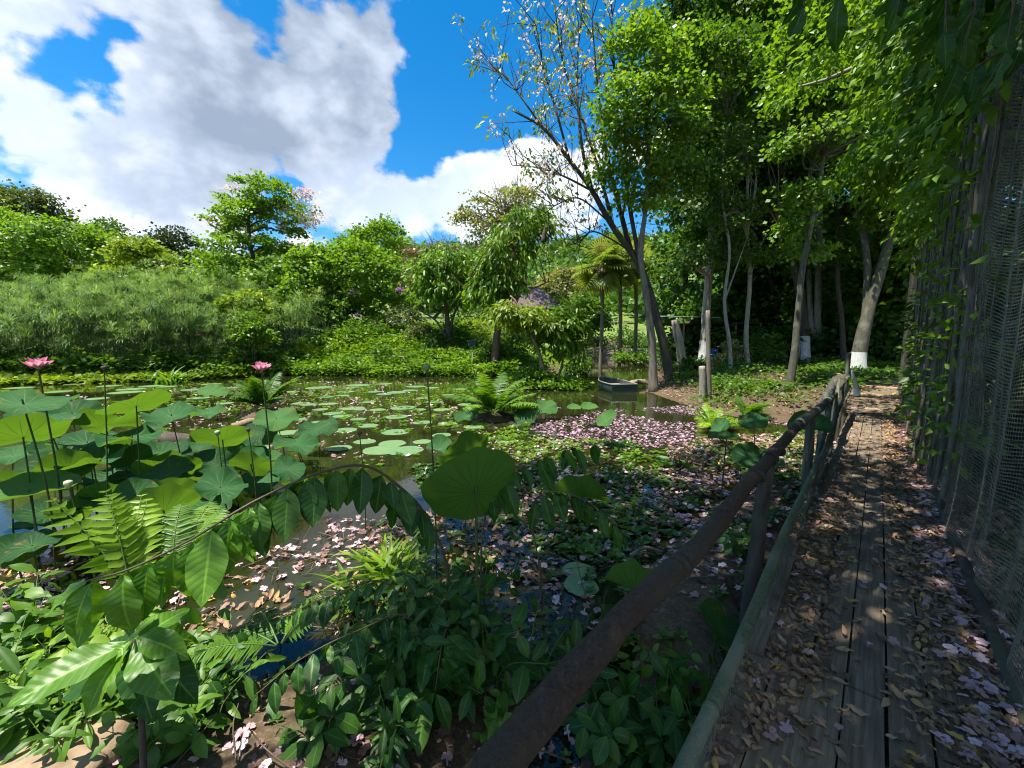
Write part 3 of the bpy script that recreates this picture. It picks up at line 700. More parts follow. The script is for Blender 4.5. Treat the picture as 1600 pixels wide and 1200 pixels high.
# ------------------------------------------------------------------ the shady wood on the right
def wood():
    g = np.random.default_rng(77)
    def path(D, pts, base_z=None, dD=0.):
        P = [at_d(u, v, D + dD*i) for i, (u, v) in enumerate(pts)]
        b = P[0].copy(); b[2] = gz(b[0], b[1]) - .25
        return [b] + P[1:]
    GRP = 'tall trees of the shady wood'
    # bare-limbed blossoming tree leaning over the pond
    D = 18.5; P = path(D, [(1050,594),(1040,555),(1022,480),(1003,425),(985,392),(955,350),(925,298),(890,250),(848,200),(800,172)])
    t = thing('blossom_tree', 'leaning bare-limbed tree with sparse pink flowers spread against the blue sky', 'tree', [*P[0][:2], P[0][2]+.25], GRP)
    tb = Buf(); Q = cr(P, 40); k = np.linspace(0, 1, 40); tb.tube(Q, .19*(1-k)**.8*(1+.4*np.exp(-k*20))+.025, 11, .5, .06, seed=4)
    L = [([(985,392),(972,340),(950,250),(935,150),(925,30)],.13),([(925,298),(908,220),(902,120),(908,10)],.09),([(955,350),(945,300),(915,200),(880,100),(868,20)],.09),
         ([(1003,425),(985,330),(968,220),(960,110),(955,0)],.11),([(890,250),(868,170),(850,110),(838,40)],.06),([(925,298),(880,275),(840,262),(800,258)],.05),
         ([(848,200),(820,160),(790,120),(770,110)],.04),([(990,395),(930,362),(905,378),(880,385)],.04),([(950,345),(905,310),(870,320),(850,335)],.04),([(972,340),(985,260),(975,150),(985,40)],.06)]
    ends = [Q]
    for pts, r in L:
        W_ = cr([at_d(u, v, D + g.uniform(-.2,.2) + (i*.4*g.choice([-1,1]) if i else 0)) for i, (u, v) in enumerate(pts)], 18); ends.append(W_)
        tb.tube(W_, np.linspace(r, .018, 18), 6, .5, .04, seed=8, cap=False)
    tips = []
    for W_ in ends:
        m = len(W_)
        for _ in range(19):
            i = int(g.integers(m//3 if W_ is not Q else m//2, m)); s = W_[i]; dr = unit(unit(W_[min(i+1,m-1)]-W_[i-1])*.6 + g.normal(size=3)*.6 + [-.15,0,.55])
            l = g.uniform(.7, 2.2); e = s + dr*l; md = s + dr*l*.5 + g.normal(size=3)*.1*l
            tb.tube(cr([s, md, e], 6), np.linspace(.022, .007, 6), 4, .5, cap=False); tips.append(e); tips.append(md)
            for _ in range(3):
                e2 = md + (e-md)*g.uniform(0,1) ; e3 = e2 + unit(dr+g.normal(size=3)*.7)*l*g.uniform(.2,.5)
                tb.tube(np.array([e2, (e2+e3)/2+g.normal(size=3)*.03, e3]), [.009,.007,.005], 3, .5, cap=False); tips.append(e3)
    tb.build('trunk', B_DARK, t)
    tips = np.array(tips); sel = tips[(g.random(len(tips)) < .26)]
    cb = Buf()
    for s in sel: crown(cb, [(s, (.22,.22,.16))], 1, int(g.integers(4, 12)), .32, .24, g, tpl=LEAF, wid=.45, droop=.5, mean=.5)
    cb.build('crown', leaf_mat('foliage_thin', [(.12,.19,.03),(.19,.26,.045),(.30,.32,.08)], .45), t)
    sel = tips[(g.random(len(tips)) < .17) & (tips[:, 2] > 7)]
    pb = Buf(); idx = np.repeat(np.arange(len(sel)), 5); q = sel[idx] + g.normal(size=(len(idx),3))*.14
    pb.inst(DIAMOND, frames(g.normal(size=(len(idx),3)), g.normal(size=(len(idx),3)), .15, .9), q, g.random(len(idx))); pb.build('blossom', L_PINK, t)

    def wtree(lb, D, pts, r, blobs, lm, bm, ncl, nl, crad, ls, white=None, nb=40, extra=None, name='forest_tree', dD=0., **kw):
        P = path(D, pts, dD=dD); base = [*P[0][:2], P[0][2]+.25]
        if white: white = (gz(*P[0][:2]) + white[0], gz(*P[0][:2]) + white[1])
        ex = [([at_d(u, v, D + .3*i) for i, (u, v) in enumerate(q)], a, b) for q, a, b in (extra or [])]
        return tree(name, lb, 'tree', base, 0, r, px_blobs([(*b[:4], D+b[4]) for b in blobs]), lm, bm, g, ncl, nl, crad, ls, GRP, path=P, white=white, nb=nb, extra=ex, **kw)
    wtree('slim straight grey tree with bright green leaf tufts, standing at the water beside the boat', 16.5, [(1022,612),(1019,545),(1011,470),(1001,400),(1008,330),(1013,250),(1008,130)], .165,
          [(1005,95,50,38,0),(990,150,46,36,-1),(1045,150,44,44,0),(1020,215,66,30,0),(975,215,32,22,-.5),(1040,275,50,26,.5),(1000,300,40,22,0),(1060,90,40,40,1),(965,270,26,20,0),(985,60,30,26,0)], L_BRIGHT, B_GREY, 300, 44, .46, .15, upb=.7, nb=60)
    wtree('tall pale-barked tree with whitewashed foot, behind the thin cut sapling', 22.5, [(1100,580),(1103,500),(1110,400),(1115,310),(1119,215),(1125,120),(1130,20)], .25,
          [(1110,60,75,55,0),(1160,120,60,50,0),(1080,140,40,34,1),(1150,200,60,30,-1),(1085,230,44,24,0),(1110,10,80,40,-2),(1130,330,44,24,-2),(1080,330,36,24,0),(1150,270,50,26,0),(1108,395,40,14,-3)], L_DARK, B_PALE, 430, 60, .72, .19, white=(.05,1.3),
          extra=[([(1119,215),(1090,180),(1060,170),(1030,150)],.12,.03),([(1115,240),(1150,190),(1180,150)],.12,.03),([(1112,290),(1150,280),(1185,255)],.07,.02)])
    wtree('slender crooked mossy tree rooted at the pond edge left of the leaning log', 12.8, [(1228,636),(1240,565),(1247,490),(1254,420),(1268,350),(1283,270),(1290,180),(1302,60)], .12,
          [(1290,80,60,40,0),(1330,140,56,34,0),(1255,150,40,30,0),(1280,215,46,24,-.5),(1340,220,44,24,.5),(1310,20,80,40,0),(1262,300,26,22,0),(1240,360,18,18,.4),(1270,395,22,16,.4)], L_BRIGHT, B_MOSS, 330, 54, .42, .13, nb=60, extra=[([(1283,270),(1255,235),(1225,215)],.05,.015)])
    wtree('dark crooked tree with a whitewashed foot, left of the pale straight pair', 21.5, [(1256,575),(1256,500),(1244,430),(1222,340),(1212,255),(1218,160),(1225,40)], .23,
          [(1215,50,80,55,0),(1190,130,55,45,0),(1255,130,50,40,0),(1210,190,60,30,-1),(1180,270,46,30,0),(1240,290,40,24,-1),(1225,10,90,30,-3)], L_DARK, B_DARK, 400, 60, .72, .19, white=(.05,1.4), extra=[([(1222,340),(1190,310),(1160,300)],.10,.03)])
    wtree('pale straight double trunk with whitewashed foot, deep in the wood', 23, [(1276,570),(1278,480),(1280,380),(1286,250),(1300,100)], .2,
          [(1300,60,80,60,1),(1340,160,55,40,0),(1290,190,40,30,0),(1330,250,44,24,0)], L_DARK, B_PALE, 260, 60, .72, .19, white=(.05,1.3), extra=[([(1272,568),(1266,480),(1262,400),(1255,300)],.17,.06)])
    wtree('stout leaning grey tree with a broad whitewashed foot beside the path', 16.8, [(1337,596),(1345,535),(1362,470),(1384,395),(1402,330),(1432,250),(1470,150)], .26,
          [(1440,190,80,45,0),(1480,110,70,50,0),(1410,110,70,50,1),(1380,200,60,34,0),(1350,280,50,26,.5),(1440,280,60,24,-1),(1420,20,110,50,0),(1390,330,40,18,0)], L_BRIGHT, B_MOSS, 480, 60, .56, .155, white=(.30,.95), nb=60,
          extra=[([(1352,510),(1356,440),(1350,370),(1333,290),(1325,240)],.17,.06)])
    wtree('thin dark tree furthest back between the pale and the crooked trunks', 27, [(1216,560),(1213,480),(1196,410),(1188,320),(1195,200)], .2,
          [(1190,160,60,60,0),(1170,240,50,40,0),(1215,250,50,40,0),(1195,330,60,30,0)], L_DARK, B_DARK, 220, 44, .9, .28)
    wtree('slender pale tree between the whitewashed pale tree and the dark crooked one', 19.5, [(1168,590),(1166,520),(1172,430),(1164,330),(1176,220),(1170,60)], .12,
          [(1170,40,60,50,0),(1150,130,50,34,0),(1200,180,44,30,-1),(1160,240,46,26,0),(1205,90,40,34,0),(1185,320,40,20,0),(1140,380,30,16,0),(1200,400,34,16,0)], L_MID, B_PALE, 260, 50, .6, .16, extra=[([(1172,430),(1190,380),(1215,350)],.05,.015)])
    wtree('slender dark tree just left of the leaning whitewashed grey tree', 20, [(1318,585),(1316,510),(1308,420),(1316,320),(1308,220),(1318,60)], .13,
          [(1320,40,70,50,0),(1290,120,50,36,0),(1350,150,46,36,0),(1310,230,50,28,0),(1345,330,36,20,0),(1290,320,36,20,0),(1320,400,36,16,0)], L_MID, B_DARK, 260, 50, .6, .16)
    wtree('slender crooked tree in front of the shade shelter, with two thin forks', 17.5, [(1142,600),(1140,540),(1132,470),(1140,390),(1128,300),(1136,180)], .09,
          [(1130,170,44,40,0),(1155,240,40,26,0),(1110,280,34,22,0),(1145,330,36,20,0),(1118,90,50,40,0),(1160,130,40,30,0)], L_MID, B_PALE, 200, 46, .5, .15, extra=[([(1132,470),(1150,420),(1168,370)],.04,.012)])
    # thin cut sapling and the dead stumps
    D = 13.2
    for nm, lb, pts, r, bm in (
        ('cut_sapling','thin pale cut sapling trunk standing upright at the muddy shore',[(1108,632),(1107,560),(1106,485)],(.085,.06),B_GREY),
        ('dead_stump','short broken pale stump hugging the thin cut sapling',[(1098,630),(1098,600),(1097,572)],(.12,.09),B_PALE),
        ('broken_tree','short broken trunk slanting beside the bare-limbed tree',[(1070,590),(1062,540),(1054,500)],(.22,.16),B_PALE),
        ('leaning_log','mossy log with orange sawn end leaning out of the mud beside the path',[(1288,645),(1300,615),(1315,588)],(.17,.15),B_MOSS)):
        d = {'broken_tree':19.5,'leaning_log':9.6}.get(nm, D); P = path(d, pts); o = Buf()
        o.tube(cr(P, 12), np.linspace(r[0], r[1], 12), 10, .5, .07, seed=9)
        if nm == 'leaning_log':
            t = thing(nm, lb, 'log', [*P[0][:2], P[0][2]+.25]); o.build('log_body', bm, t)
            c = Buf(); ax = unit(P[-1]-P[-2]); c.tube([P[-1]+ax*.003, P[-1]+ax*.02], [.147,.14], 12, .5, .05); c.build('sawn_end', plain_mat('sawn_wood', (.50,.27,.11), .8), t)
        else: tag(o.build(nm, bm), lb, {'cut_sapling':'sapling','dead_stump':'stump','broken_tree':'broken tree'}[nm])
    # dark trees closing the wood behind: one label each, by what stands before it
    BACK = [(1065,150,560,60,30,'dark full tree behind the bare-limbed tree and the palms'),(1150,120,560,70,33,'dark full tree behind the pale whitewashed tree'),
            (1235,100,560,70,36,'dark full tree behind the dark crooked tree'),(1320,110,560,70,31,'dark full tree between the pale double trunk and the leaning grey tree'),(1400,120,570,65,27,'dark full tree closing the far end of the path'),
            (1465,180,590,60,19,'dark full tree on the right of the path end, behind the netting'),(1120,300,540,60,27,'low dark bushy tree behind the shade shelter'),(1185,330,545,50,28.5,'low dark bushy tree right of the shade shelter'),(1305,320,560,50,25,'low dark bushy tree left of the leaning grey tree'),(1395,330,590,40,21,'low dark bushy tree at the right edge of the path')]
    for i, (u, v0, v1, hw, D, lb) in enumerate(BACK):
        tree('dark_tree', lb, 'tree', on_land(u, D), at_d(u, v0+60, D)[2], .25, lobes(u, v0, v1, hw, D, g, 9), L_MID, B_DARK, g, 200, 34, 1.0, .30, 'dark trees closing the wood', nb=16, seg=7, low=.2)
    # sprays that lean over the path from behind the netting
    def wpt(s, X, z): return np.array([*(WD*s + WN*X), z])
    for (nm, lb, s, X, r, bm, tops, bl, lm, n) in (
        ('netted_tree','pale straight trunk wrapped in netting beside the boardwalk',10.4,.92,.2,B_PALE,[(10.4,.95,3),(10.3,1.1,6),(10.0,1.3,9)],
            [(10,.9,7.2,1.9,1.4,1.0),(9,.2,8.4,1.8,1.6,1.0),(11,-.3,7.6,1.7,1.5,.9),(8.2,.9,6.2,1.1,1.0,.7),(10.5,.3,5.3,.9,.9,.45)],L_BRIGHT,260),
        ('vine_tree','dark vine-hung tree behind the netting at the right edge',8.3,1.5,.24,B_DARK,[(8.2,1.55,3),(7.8,1.7,5.5),(7.2,1.8,8)],
            [(7.2,1.5,6.0,1.6,1.3,1.1),(6.4,.9,6.9,1.4,1.3,1.0),(7.0,2.2,7.2,1.8,1.5,1.2),(6.0,1.7,4.9,.9,.9,.6),(8.0,1.2,4.6,.9,.7,.45),(6.2,2.4,5.6,1.2,1.0,.9),(6.2,.95,5.3,.8,.8,.55),(7.4,.8,4.9,.8,.7,.4),(5.2,1.1,5.6,.8,.8,.5)],L_MID,300),
        ('side_tree','second dark tree behind the netting, at the right frame edge',5.4,2.6,.2,B_DARK,[(5.4,2.6,3),(5.3,2.5,6)],
            [(5.2,2.2,4.6,1.2,1.0,.8),(4.8,1.7,5.4,1.1,1.0,.7),(6.5,2.8,4.0,1.2,1.2,1.0),(7.6,2.6,2.6,1.2,1.0,1.1),(6.0,3.0,2.0,1.0,.9,.9)],L_DARK,220)):
        b0 = wpt(s, X, 0); b0[2] = gz(b0[0], b0[1])
        P = [b0-[0,0,.25]] + [wpt(*q) for q in tops]
        tree(nm, lb, 'tree', b0, 0, r, [(wpt(a, b, c), (d, d, f)) for a, b, c, d, e, f in bl], lm, bm, g, n, 40, .42, .15, path=P, nb=50, tpl=LEAF, wid=.55, droop=.35)
    for lb, s, X, bl in (('dark bushy tree pressed close behind the near end of the net fence',6.4,2.6,[(6.2,2.0,1.8,1.1,1.1,1.2),(7.0,2.6,3.0,1.3,1.2,1.2),(5.6,2.6,3.4,1.2,1.1,1.2)]),
                        ('dark bushy tree behind the middle of the net fence',8.8,2.4,[(8.6,1.8,1.8,1.2,1.1,1.3),(9.4,2.3,3.2,1.4,1.3,1.3),(8.2,2.6,4.2,1.4,1.3,1.2)]),
                        ('dark bushy tree behind the far half of the net fence',12,2.2,[(11.6,1.7,2.0,1.3,1.2,1.4),(12.6,2.2,3.6,1.5,1.3,1.5),(11,2.6,4.6,1.5,1.3,1.3)])):
        b0 = wpt(s, X, 0); b0[2] = gz(b0[0], b0[1])
        tree('dark_tree', lb, 'tree', b0, 4, .1, [(wpt(a, b, c), (d, d, f)) for a, b, c, d, e, f in bl], L_DARK, B_DARK, g, 150, 40, .42, .15, nb=24, seg=7, tpl=LEAF, wid=.55)
    # the tree behind the viewpoint: crown overhead, big leaves dipping into the top right corner
    b0 = np.array([-3.4, -2.6, 0.]); b0[2] = gz(b0[0], b0[1])
    bl = [((-3.0,3.6,10.6),(1.7,2.0,.9)),((-1.4,3.4,11.0),(2.0,2.2,1.0)),((-1.8,1.4,9.8),(1.9,1.5,.8)),((.4,2.0,9.4),(1.9,1.5,.8)),((.8,4.2,10.6),(2.0,2.0,.9)),((1.6,.4,8.6),(1.6,1.2,.7)),((-.6,-.2,9.0),(1.8,1.2,.8)),((2.4,2.6,9.2),(1.5,1.6,.8)),((-2.6,.9,9.4),(1.1,1.2,.7))]
    t, P, C = tree('overhanging_tree', 'overhanging tree dipping large leaves in at the top right', 'tree', b0, 0, .34, bl, L_MID, B_GREY, g, 440, 38, .5, .20, path=[b0-[0,0,.3], b0+[.1,.4,3], b0+[.4,1.6,6], b0+[.8,4.2,9], b0+[1,7,11]], nb=70, tpl=LEAF, wid=.5, low=0.,
        extra=[([b0+[.4,1.6,6], b0+[3,2.6,6.6], b0+[5.4,3.4,5.6], [2.6,1.6,4.4], [2.95,2.0,3.6]],.11,.015)])
    TW = [((1330,-60),(1310,0),1.9,3),((1480,-40),(1475,50),2.1,5),((1540,-30),(1500,95),2.2,6),((1590,-20),(1572,70),2.0,4),((1610,60),(1470,150),2.6,7),((1620,30),(1530,150),2.5,6),((1260,-50),(1255,10),2.4,3),((1420,-40),(1400,20),2.6,4)]
    for (a, b, D, n) in TW:
        s = at_d(*a, D); e = at_d(*b, D-.05); m = (s+e)/2 + [0,0,.04]; Q = cr([s+[.25,-.1,.25], s, m, e], 14); tw = Buf(); lf = Buf(); tw.tube(Q, np.linspace(.010,.003,14), 5, cap=False)
        ii = np.linspace(5, 13, n).astype(int); dd = unit(unit(np.gradient(Q, axis=0)[ii]) + g.normal(size=(n,3))*.35 + [0,0,-1.0])
        lf.inst(LEAF_BIG[1], frames(dd, unit(g.normal(size=(n,3))*.6+[-.3,-.8,.4]), .22*g.uniform(.7,1.15,n), 1.0), Q[ii], g.uniform(.1,.7,n))
        lf.build('leaves', L_BIGLEAF, tw.build('twig', STEM_BR, t))
wood()

# ------------------------------------------------------------------ boardwalk, railing, netting
def deck_mat():
    m, N = newmat('weathered_boards'); tc = N.n('ShaderNodeTexCoord'); at = N.n('ShaderNodeAttribute', attribute_name='var')
    ro = N.n('ShaderNodeMapping', {'Vector': (tc, 'Object'), 'Rotation': (0, 0, -math.atan2(WD[1], WD[0]))})
    mp = N.n('ShaderNodeMapping', {'Vector': ro, 'Scale': (1.0, 22, 8)})
    # the grain runs along the boards
    n1 = N.n('ShaderNodeTexNoise', {'Vector': mp, 'Scale': 2.2, 'Detail': 7.0, 'Roughness': .65, 'Distortion': .4})
    n2 = N.n('ShaderNodeTexNoise', {'Vector': (tc, 'Object'), 'Scale': 3.0, 'Detail': 5.0, 'Roughness': .6})
    c = N.ramp(n1, [(.28, (.085,.064,.045)), (.72, (.28,.23,.165))])
    c = N.mix(N.smooth(n2, .42, .68, 0, .7), c, (.10,.08,.055))
    c = N.mix(.5, c, N.ramp((at, 'Fac'), [(0, (.5,.5,.5)), (1, (1.25,1.2,1.1))]), 'MULTIPLY')
    b = N.n('ShaderNodeBump', {'Height': n1, 'Distance': .006, 'Strength': .8})
    N.n('ShaderNodeOutputMaterial', {0: N.n('ShaderNodeBsdfPrincipled', {'Base Color': c, 'Roughness': .85, 'Specular IOR Level': .2, 'Normal': b})})
    return m
def boardwalk():
    g = np.random.default_rng(9); dm = deck_mat(); rz = math.atan2(WD[1], WD[0])
    t = thing('boardwalk', 'long weathered plank boardwalk strewn with fallen leaves beside the pond', 'boardwalk', walk(0, 0, 0))
    b = Buf(); xs = np.array([-.36,-.225,-.085,.055,.195,.335,.44])
    for x in xs:
        s = -1.0 + g.uniform(0, .8)
        while s < 12.2:
            L = g.uniform(1.9, 3.2); e = min(s+L, 12.4); zz = DECK - .016 + g.normal(0, .004)
            w = .132 + g.normal(0, .002); c = walk((s+e)/2, x + g.normal(0, .002), zz)
            P0 = walk(s+.004, x, zz); P1 = walk(e-.004, x, zz)
            b.box(c, (e-s-.008, w, .032), rz + g.normal(0, .0015), g.random(), tilt=g.normal(0, .012)); s = e
    b.build('decking', dm, t, smooth=False)
    b = Buf()
    for s in np.arange(-.6, 12.2, 1.3):
        b.box(walk(s, .05, DECK-.085), (.09, 1.05, .10), rz, .2)
        for X in (-.4, .5): b.tube([walk(s, X, DECK-.13), walk(s, X, -.5)], .05, 8)
    b.build('bearers', B_DARK, t, smooth=False)
    b = Buf(); b.box(walk(3.05, -.40, DECK+.02), (1.5, .10, .035), rz+.02, .15); b.box(walk(5.6, -.44, DECK-.02), (2.2, .05, .10), rz, .15); b.build('edge_board', dm, t, smooth=False)
    # earth path with log steps beyond the boards
    b = Buf(); n = 70; S = np.linspace(12.0, 31, n); m = 9; X = np.linspace(-.7, .75, m); V = []
    for s in S:
        for x in X:
            q = WD*s + WN*(x + .012*(s-12)**1.5*-.2); V.append([*q, max(gz(*q), DECK-.02 if s < 13 else 0) + .03 + .015*g.normal()])
    i, j = np.meshgrid(np.arange(n-1), np.arange(m-1), indexing='ij'); b.add(V, np.stack([i*m+j, i*m+j+1, (i+1)*m+j+1, (i+1)*m+j], -1).reshape(-1, 4))
    tag(b.build('path', plain_mat('trodden_earth', (.13,.10,.065), .95, .45, 5)), kind='structure')
    for k, (s, lb) in enumerate(((13.2,'lowest log step edging the earth path past the boards'),(14.6,'second log step up on the earth path'),(16.2,'third log step up on the earth path'),(18.2,'topmost log step on the earth path'))):
        q = WD*s; z = gz(*q)+.05; b = Buf(); b.tube(cr([walk(s, -.7, z), walk(s+.05, 0, z+.02), walk(s, .75, z)], 8), .06, 8, .5, .06, seed=k); tag(b.build('log_step', B_TAN), lb, 'step', 'log steps of the path')
boardwalk()
def tubepath(b, pts, r0, r1, n=30, seg=12, rough=.05, seed=1, var=.5, wob=.012):
    g = np.random.default_rng(seed); P = cr(pts, n) + g.normal(size=(n, 3))*0
    P = P + np.stack([np.sin(np.linspace(0, 9, n)+k*2+seed)*wob for k in range(3)], -1)
    b.tube(P, np.linspace(r0, r1, n), seg, var, rough, seed=seed); return P
def railing():
    t = thing('railing', 'rustic pole railing of brown and mossy round poles along the boardwalk', 'railing', walk(4, -.5, DECK))
    H = DECK + .85
    rail_mat = bark_mat('rail_wood', (.042,.026,.018), (.125,.078,.052), (.085,.062,.042), scale=30, bump=1.0, zs=1.0, spots=(.17,.145,.10))
    b = Buf(); tubepath(b, [walk(.15,-.445,H), walk(.9,-.456,H+.008), walk(1.6,-.455,H-.004), walk(2.3,-.482,H+.006), walk(3.0,-.485,H-.008), walk(4.5,-.50,H)], .037, .036, 90, 22, .045, 3, wob=.007)
    o = b.build('top_rail', rail_mat, t); o['label'] = 'thick brown near rail pole'
    w_ = Buf()
    for q in (-.5, -.2, .1):
        w_.tube([np.array(walk(3.07+q*.06, -.49+.05*math.cos(a), H+.046*math.sin(a))) for a in np.linspace(0, 2*PI, 17)], .0035, 6, cap=False)
    w_.build('wire_tie', B_DARK, t)
    for s in (1.35, 1.9, 2.6, 3.3):
        k = Buf(); X_ = -.450-.016*(s-.5)/2.; k.tube([walk(s-.02,X_,H), walk(s,X_,H), walk(s+.02,X_,H)], [.037,.0405,.037], 16, .5, .08, seed=int(s*10)); k.build('knot_ring', rail_mat, o)
    b = Buf(); tubepath(b, [walk(4.3,-.50,H+.0), walk(6.5,-.49,H-.02), walk(9,-.48,H-.04), walk(11.6,-.48,H+.02)], .045, .04, 40, 12, .09, 5, wob=.012); b.build('top_rail', B_MOSS, t)
    BAM = bark_mat('bamboo_green', (.055,.075,.035), (.12,.145,.075), (.17,.17,.11), scale=22, bump=.6, zs=1.0, rough=.65, spots=(.24,.25,.18))
    b = Buf(); H2 = DECK+.27
    P = tubepath(b, [walk(.6,-.375,H2-.02), walk(2.2,-.385,H2), walk(3.6,-.40,H2+.03), walk(5.2,-.42,H2+.05)], .027, .027, 60, 14, .015, 6, wob=.006)
    o = b.build('lower_rail', BAM, t); o['label'] = 'green bamboo lower rail'
    for i in range(4, 58, 7):
        k = Buf(); k.tube([P[i]-(P[i+1]-P[i])*.25, P[i], P[i]+(P[i+1]-P[i])*.25], [.027,.0295,.027], 14); k.build('cane_joint', BAM, o)
    b = Buf(); tubepath(b, [walk(5.0,-.42,H2+.04), walk(7.5,-.42,H2+.16), walk(9.6,-.42,H2+.30), walk(11.6,-.45,H2+.36)], .034, .03, 40, 10, .1, 7, wob=.02); b.build('lower_rail', B_MOSS, t)
    for i, (s, dx, dz) in enumerate(((3.05,.06,.0),(5.3,-.02,.02),(6.9,.03,.1),(8.6,0,.03),(10.2,.02,.15),(11.6,0,.55))):
        b = Buf(); b.tube(cr([walk(s, -.52-dx, -.35), walk(s+.03, -.51-dx*.5, .5), walk(s+.05, -.50, H+dz-.02)], 14), np.linspace(.052,.042,14), 10, .5, .07, seed=i); b.build('post', B_MOSS if i else B_DARK, t)
    # loose crossed poles where the rail is patched
    b = Buf(); b.tube(cr([walk(5.4,-.47,DECK+.02), walk(6.4,-.46,.8), walk(7.5,-.46,H+.12)], 14), np.linspace(.035,.028,14), 9, .5, .12, seed=2); b.build('brace_pole', B_MOSS, t)
    b = Buf(); b.tube(cr([walk(7.2,-.44,DECK), walk(7.6,-.43,.9), walk(8.3,-.45,H+.16)], 14), np.linspace(.03,.022,14), 9, .5, .12, seed=12); b.build('brace_pole', B_MOSS, t)
    # netting between lower rail and boards
    NET = plain_mat('dark_netting', (.175,.160,.115), .9, .5)
    b = Buf(); g = np.random.default_rng(2); S = np.arange(.9, 11.5, .022)
    for s in S:
        zt = H2 + (0 if s < 5 else (s-5)*.055); w = g.normal(0, .006)
        Q = np.array([walk(s+w, -.395, zt), walk(s, -.385+w, (zt+DECK)/2), walk(s-w, -.385, DECK-.06)]); d = np.array([*(WD*.0035), 0])
        b.add(np.stack([Q-d, Q+d], 1).reshape(-1, 3), np.array([[0,1,3,2],[2,3,5,4]]))
    for z in np.arange(0, 1.01, .1):
        n = 110; ss = np.linspace(.9, 11.4, n); Q = np.array([walk(s, -.39+.008*math.sin(s*5), DECK-.06 + z*(.33+(0 if s < 5 else (s-5)*.055)) + .006*math.sin(s*9+z*7)) for s in ss]); d = np.array([0,0,.0022])
        b.add(np.stack([Q-d, Q+d], 1).reshape(-1, 3), np.array([[2*i,2*i+2,2*i+3,2*i+1] for i in range(n-1)]))
    b.build('netting', NET, t)
    return NET
NET = railing()
def net_fence():
    g = np.random.default_rng(14)
    t = thing('net_fence', 'tall sagging dark net fence walling the right side of the boardwalk', 'fence', walk(8, .62, DECK))
    def sheet(s, z):
        """where the hanging net is at s along the walk and height z"""
        return .62 - .10*sm(s, 4, 7) + .03*np.sin(s*2.3) + .022*np.sin(s*6.1 + z*.25) + .014*np.sin(s*14.3+z*.4) - .05*np.exp(-z/.4) + .04*sm(z, 2, 5)
    top = lambda s: 4.4 + .35*np.sin(s*1.1) + .2*np.sin(s*2.7)
    b = Buf(); Nz = 46
    def strip(Q, d, n): b.add(np.stack([Q-d, Q+d], 1).reshape(-1, 3), np.stack([np.arange(n-1)*2, np.arange(n-1)*2+2, np.arange(n-1)*2+3, np.arange(n-1)*2+1], -1))
    for s in np.arange(1.6, 16.4, .022):
        z = np.linspace(-.02, top(s), Nz); X = sheet(s, z); ss = s + .02*np.sin(z*2.2+s*.7)
        Q = np.concatenate([(WD[None]*ss[:, None] + WN[None]*X[:, None]), (DECK+z)[:, None]], 1); strip(Q, np.array([*(WD*.005), 0]), Nz)
    S = np.linspace(1.6, 16.4, 300)
    for zf in np.linspace(0, 1, 170):
        z = zf*top(S) + .012*np.sin(S*7+zf*40); X = sheet(S, z); Q = np.concatenate([(WD[None]*S[:, None] + WN[None]*X[:, None]), (DECK+z)[:, None]], 1); strip(Q, np.array([0, 0, .0042]), 300)
    b.build('netting', NET, t)
    # a second older sheet draped in folds behind the first
    b = Buf()
    for s in np.arange(5.2, 16.4, .03):
        z = np.linspace(-.02, top(s)-.3, Nz); X = sheet(s, z) + .10 + .03*np.sin(s*9.0); ss = s + .04*np.sin(z*1.3+s)
        Q = np.concatenate([(WD[None]*ss[:, None] + WN[None]*X[:, None]), (DECK+z)[:, None]], 1); strip(Q, np.array([*(WD*.006), 0]), Nz)
    S2 = np.linspace(5.2, 16.4, 300)
    for zf in np.linspace(0, 1, 120):
        z = zf*(top(S2)-.3) + .02*np.sin(S2*5+zf*30); X = sheet(S2, z) + .10 + .03*np.sin(S2*9.0); Q = np.concatenate([(WD[None]*S2[:, None] + WN[None]*X[:, None]), (DECK+z)[:, None]], 1); strip(Q, np.array([0, 0, .006]), 300)
    b.build('old_netting', NET, t)
    for s in (3.6, 6.6, 9.6, 12.8, 16.3):
        b = Buf(); b.tube(cr([walk(s, .74, -.3), walk(s+.03, .75, 2.2), walk(s, .78, 4.9)], 12), np.linspace(.05,.04,12), 9, .5, .06, seed=int(s)); b.build('post', B_DARK, t)
    b = Buf(); tubepath(b, [walk(1.6,.56,DECK+.0), walk(5,.55,DECK+.02), walk(9,.56,DECK+.0), walk(13,.55,DECK+.05)], .035, .03, 40, 8, .1, 8); b.build('ground_rail', B_DARK, t)
    # dry creepers hanging over the net
    v = Buf(); lf = Buf()
    for k in range(100):
        s = g.uniform(4.2, 13) if k % 3 else g.uniform(5.0, 8.5); zt = g.uniform(2.8, 4.8); zb = g.uniform(-.05, 2.2) ; n = 16; z = np.linspace(zt, zb, n); ss = s + np.cumsum(g.normal(0, .03, n)) + g.uniform(-.5, .5)*np.linspace(0, 1, n)**2
        X = sheet(ss, z) + g.choice([-.03, -.04, .06]); Q = np.concatenate([(WD[None]*ss[:, None] + WN[None]*X[:, None]), (DECK+z)[:, None]], 1)
        v.tube(Q, np.linspace(g.uniform(.003,.009), .004, n), 5, g.random(), cap=False)
        if k % 2:
            m = int(g.integers(4, 16)); i = g.integers(0, n, m); dd = unit(g.normal(size=(m,3)) + [*(-WN*.5), -.4]); lf.inst(LEAF, frames(dd, unit(g.normal(size=(m,3))+[0,0,.6]), g.uniform(.06,.13,m), .6), Q[i], g.random(m))
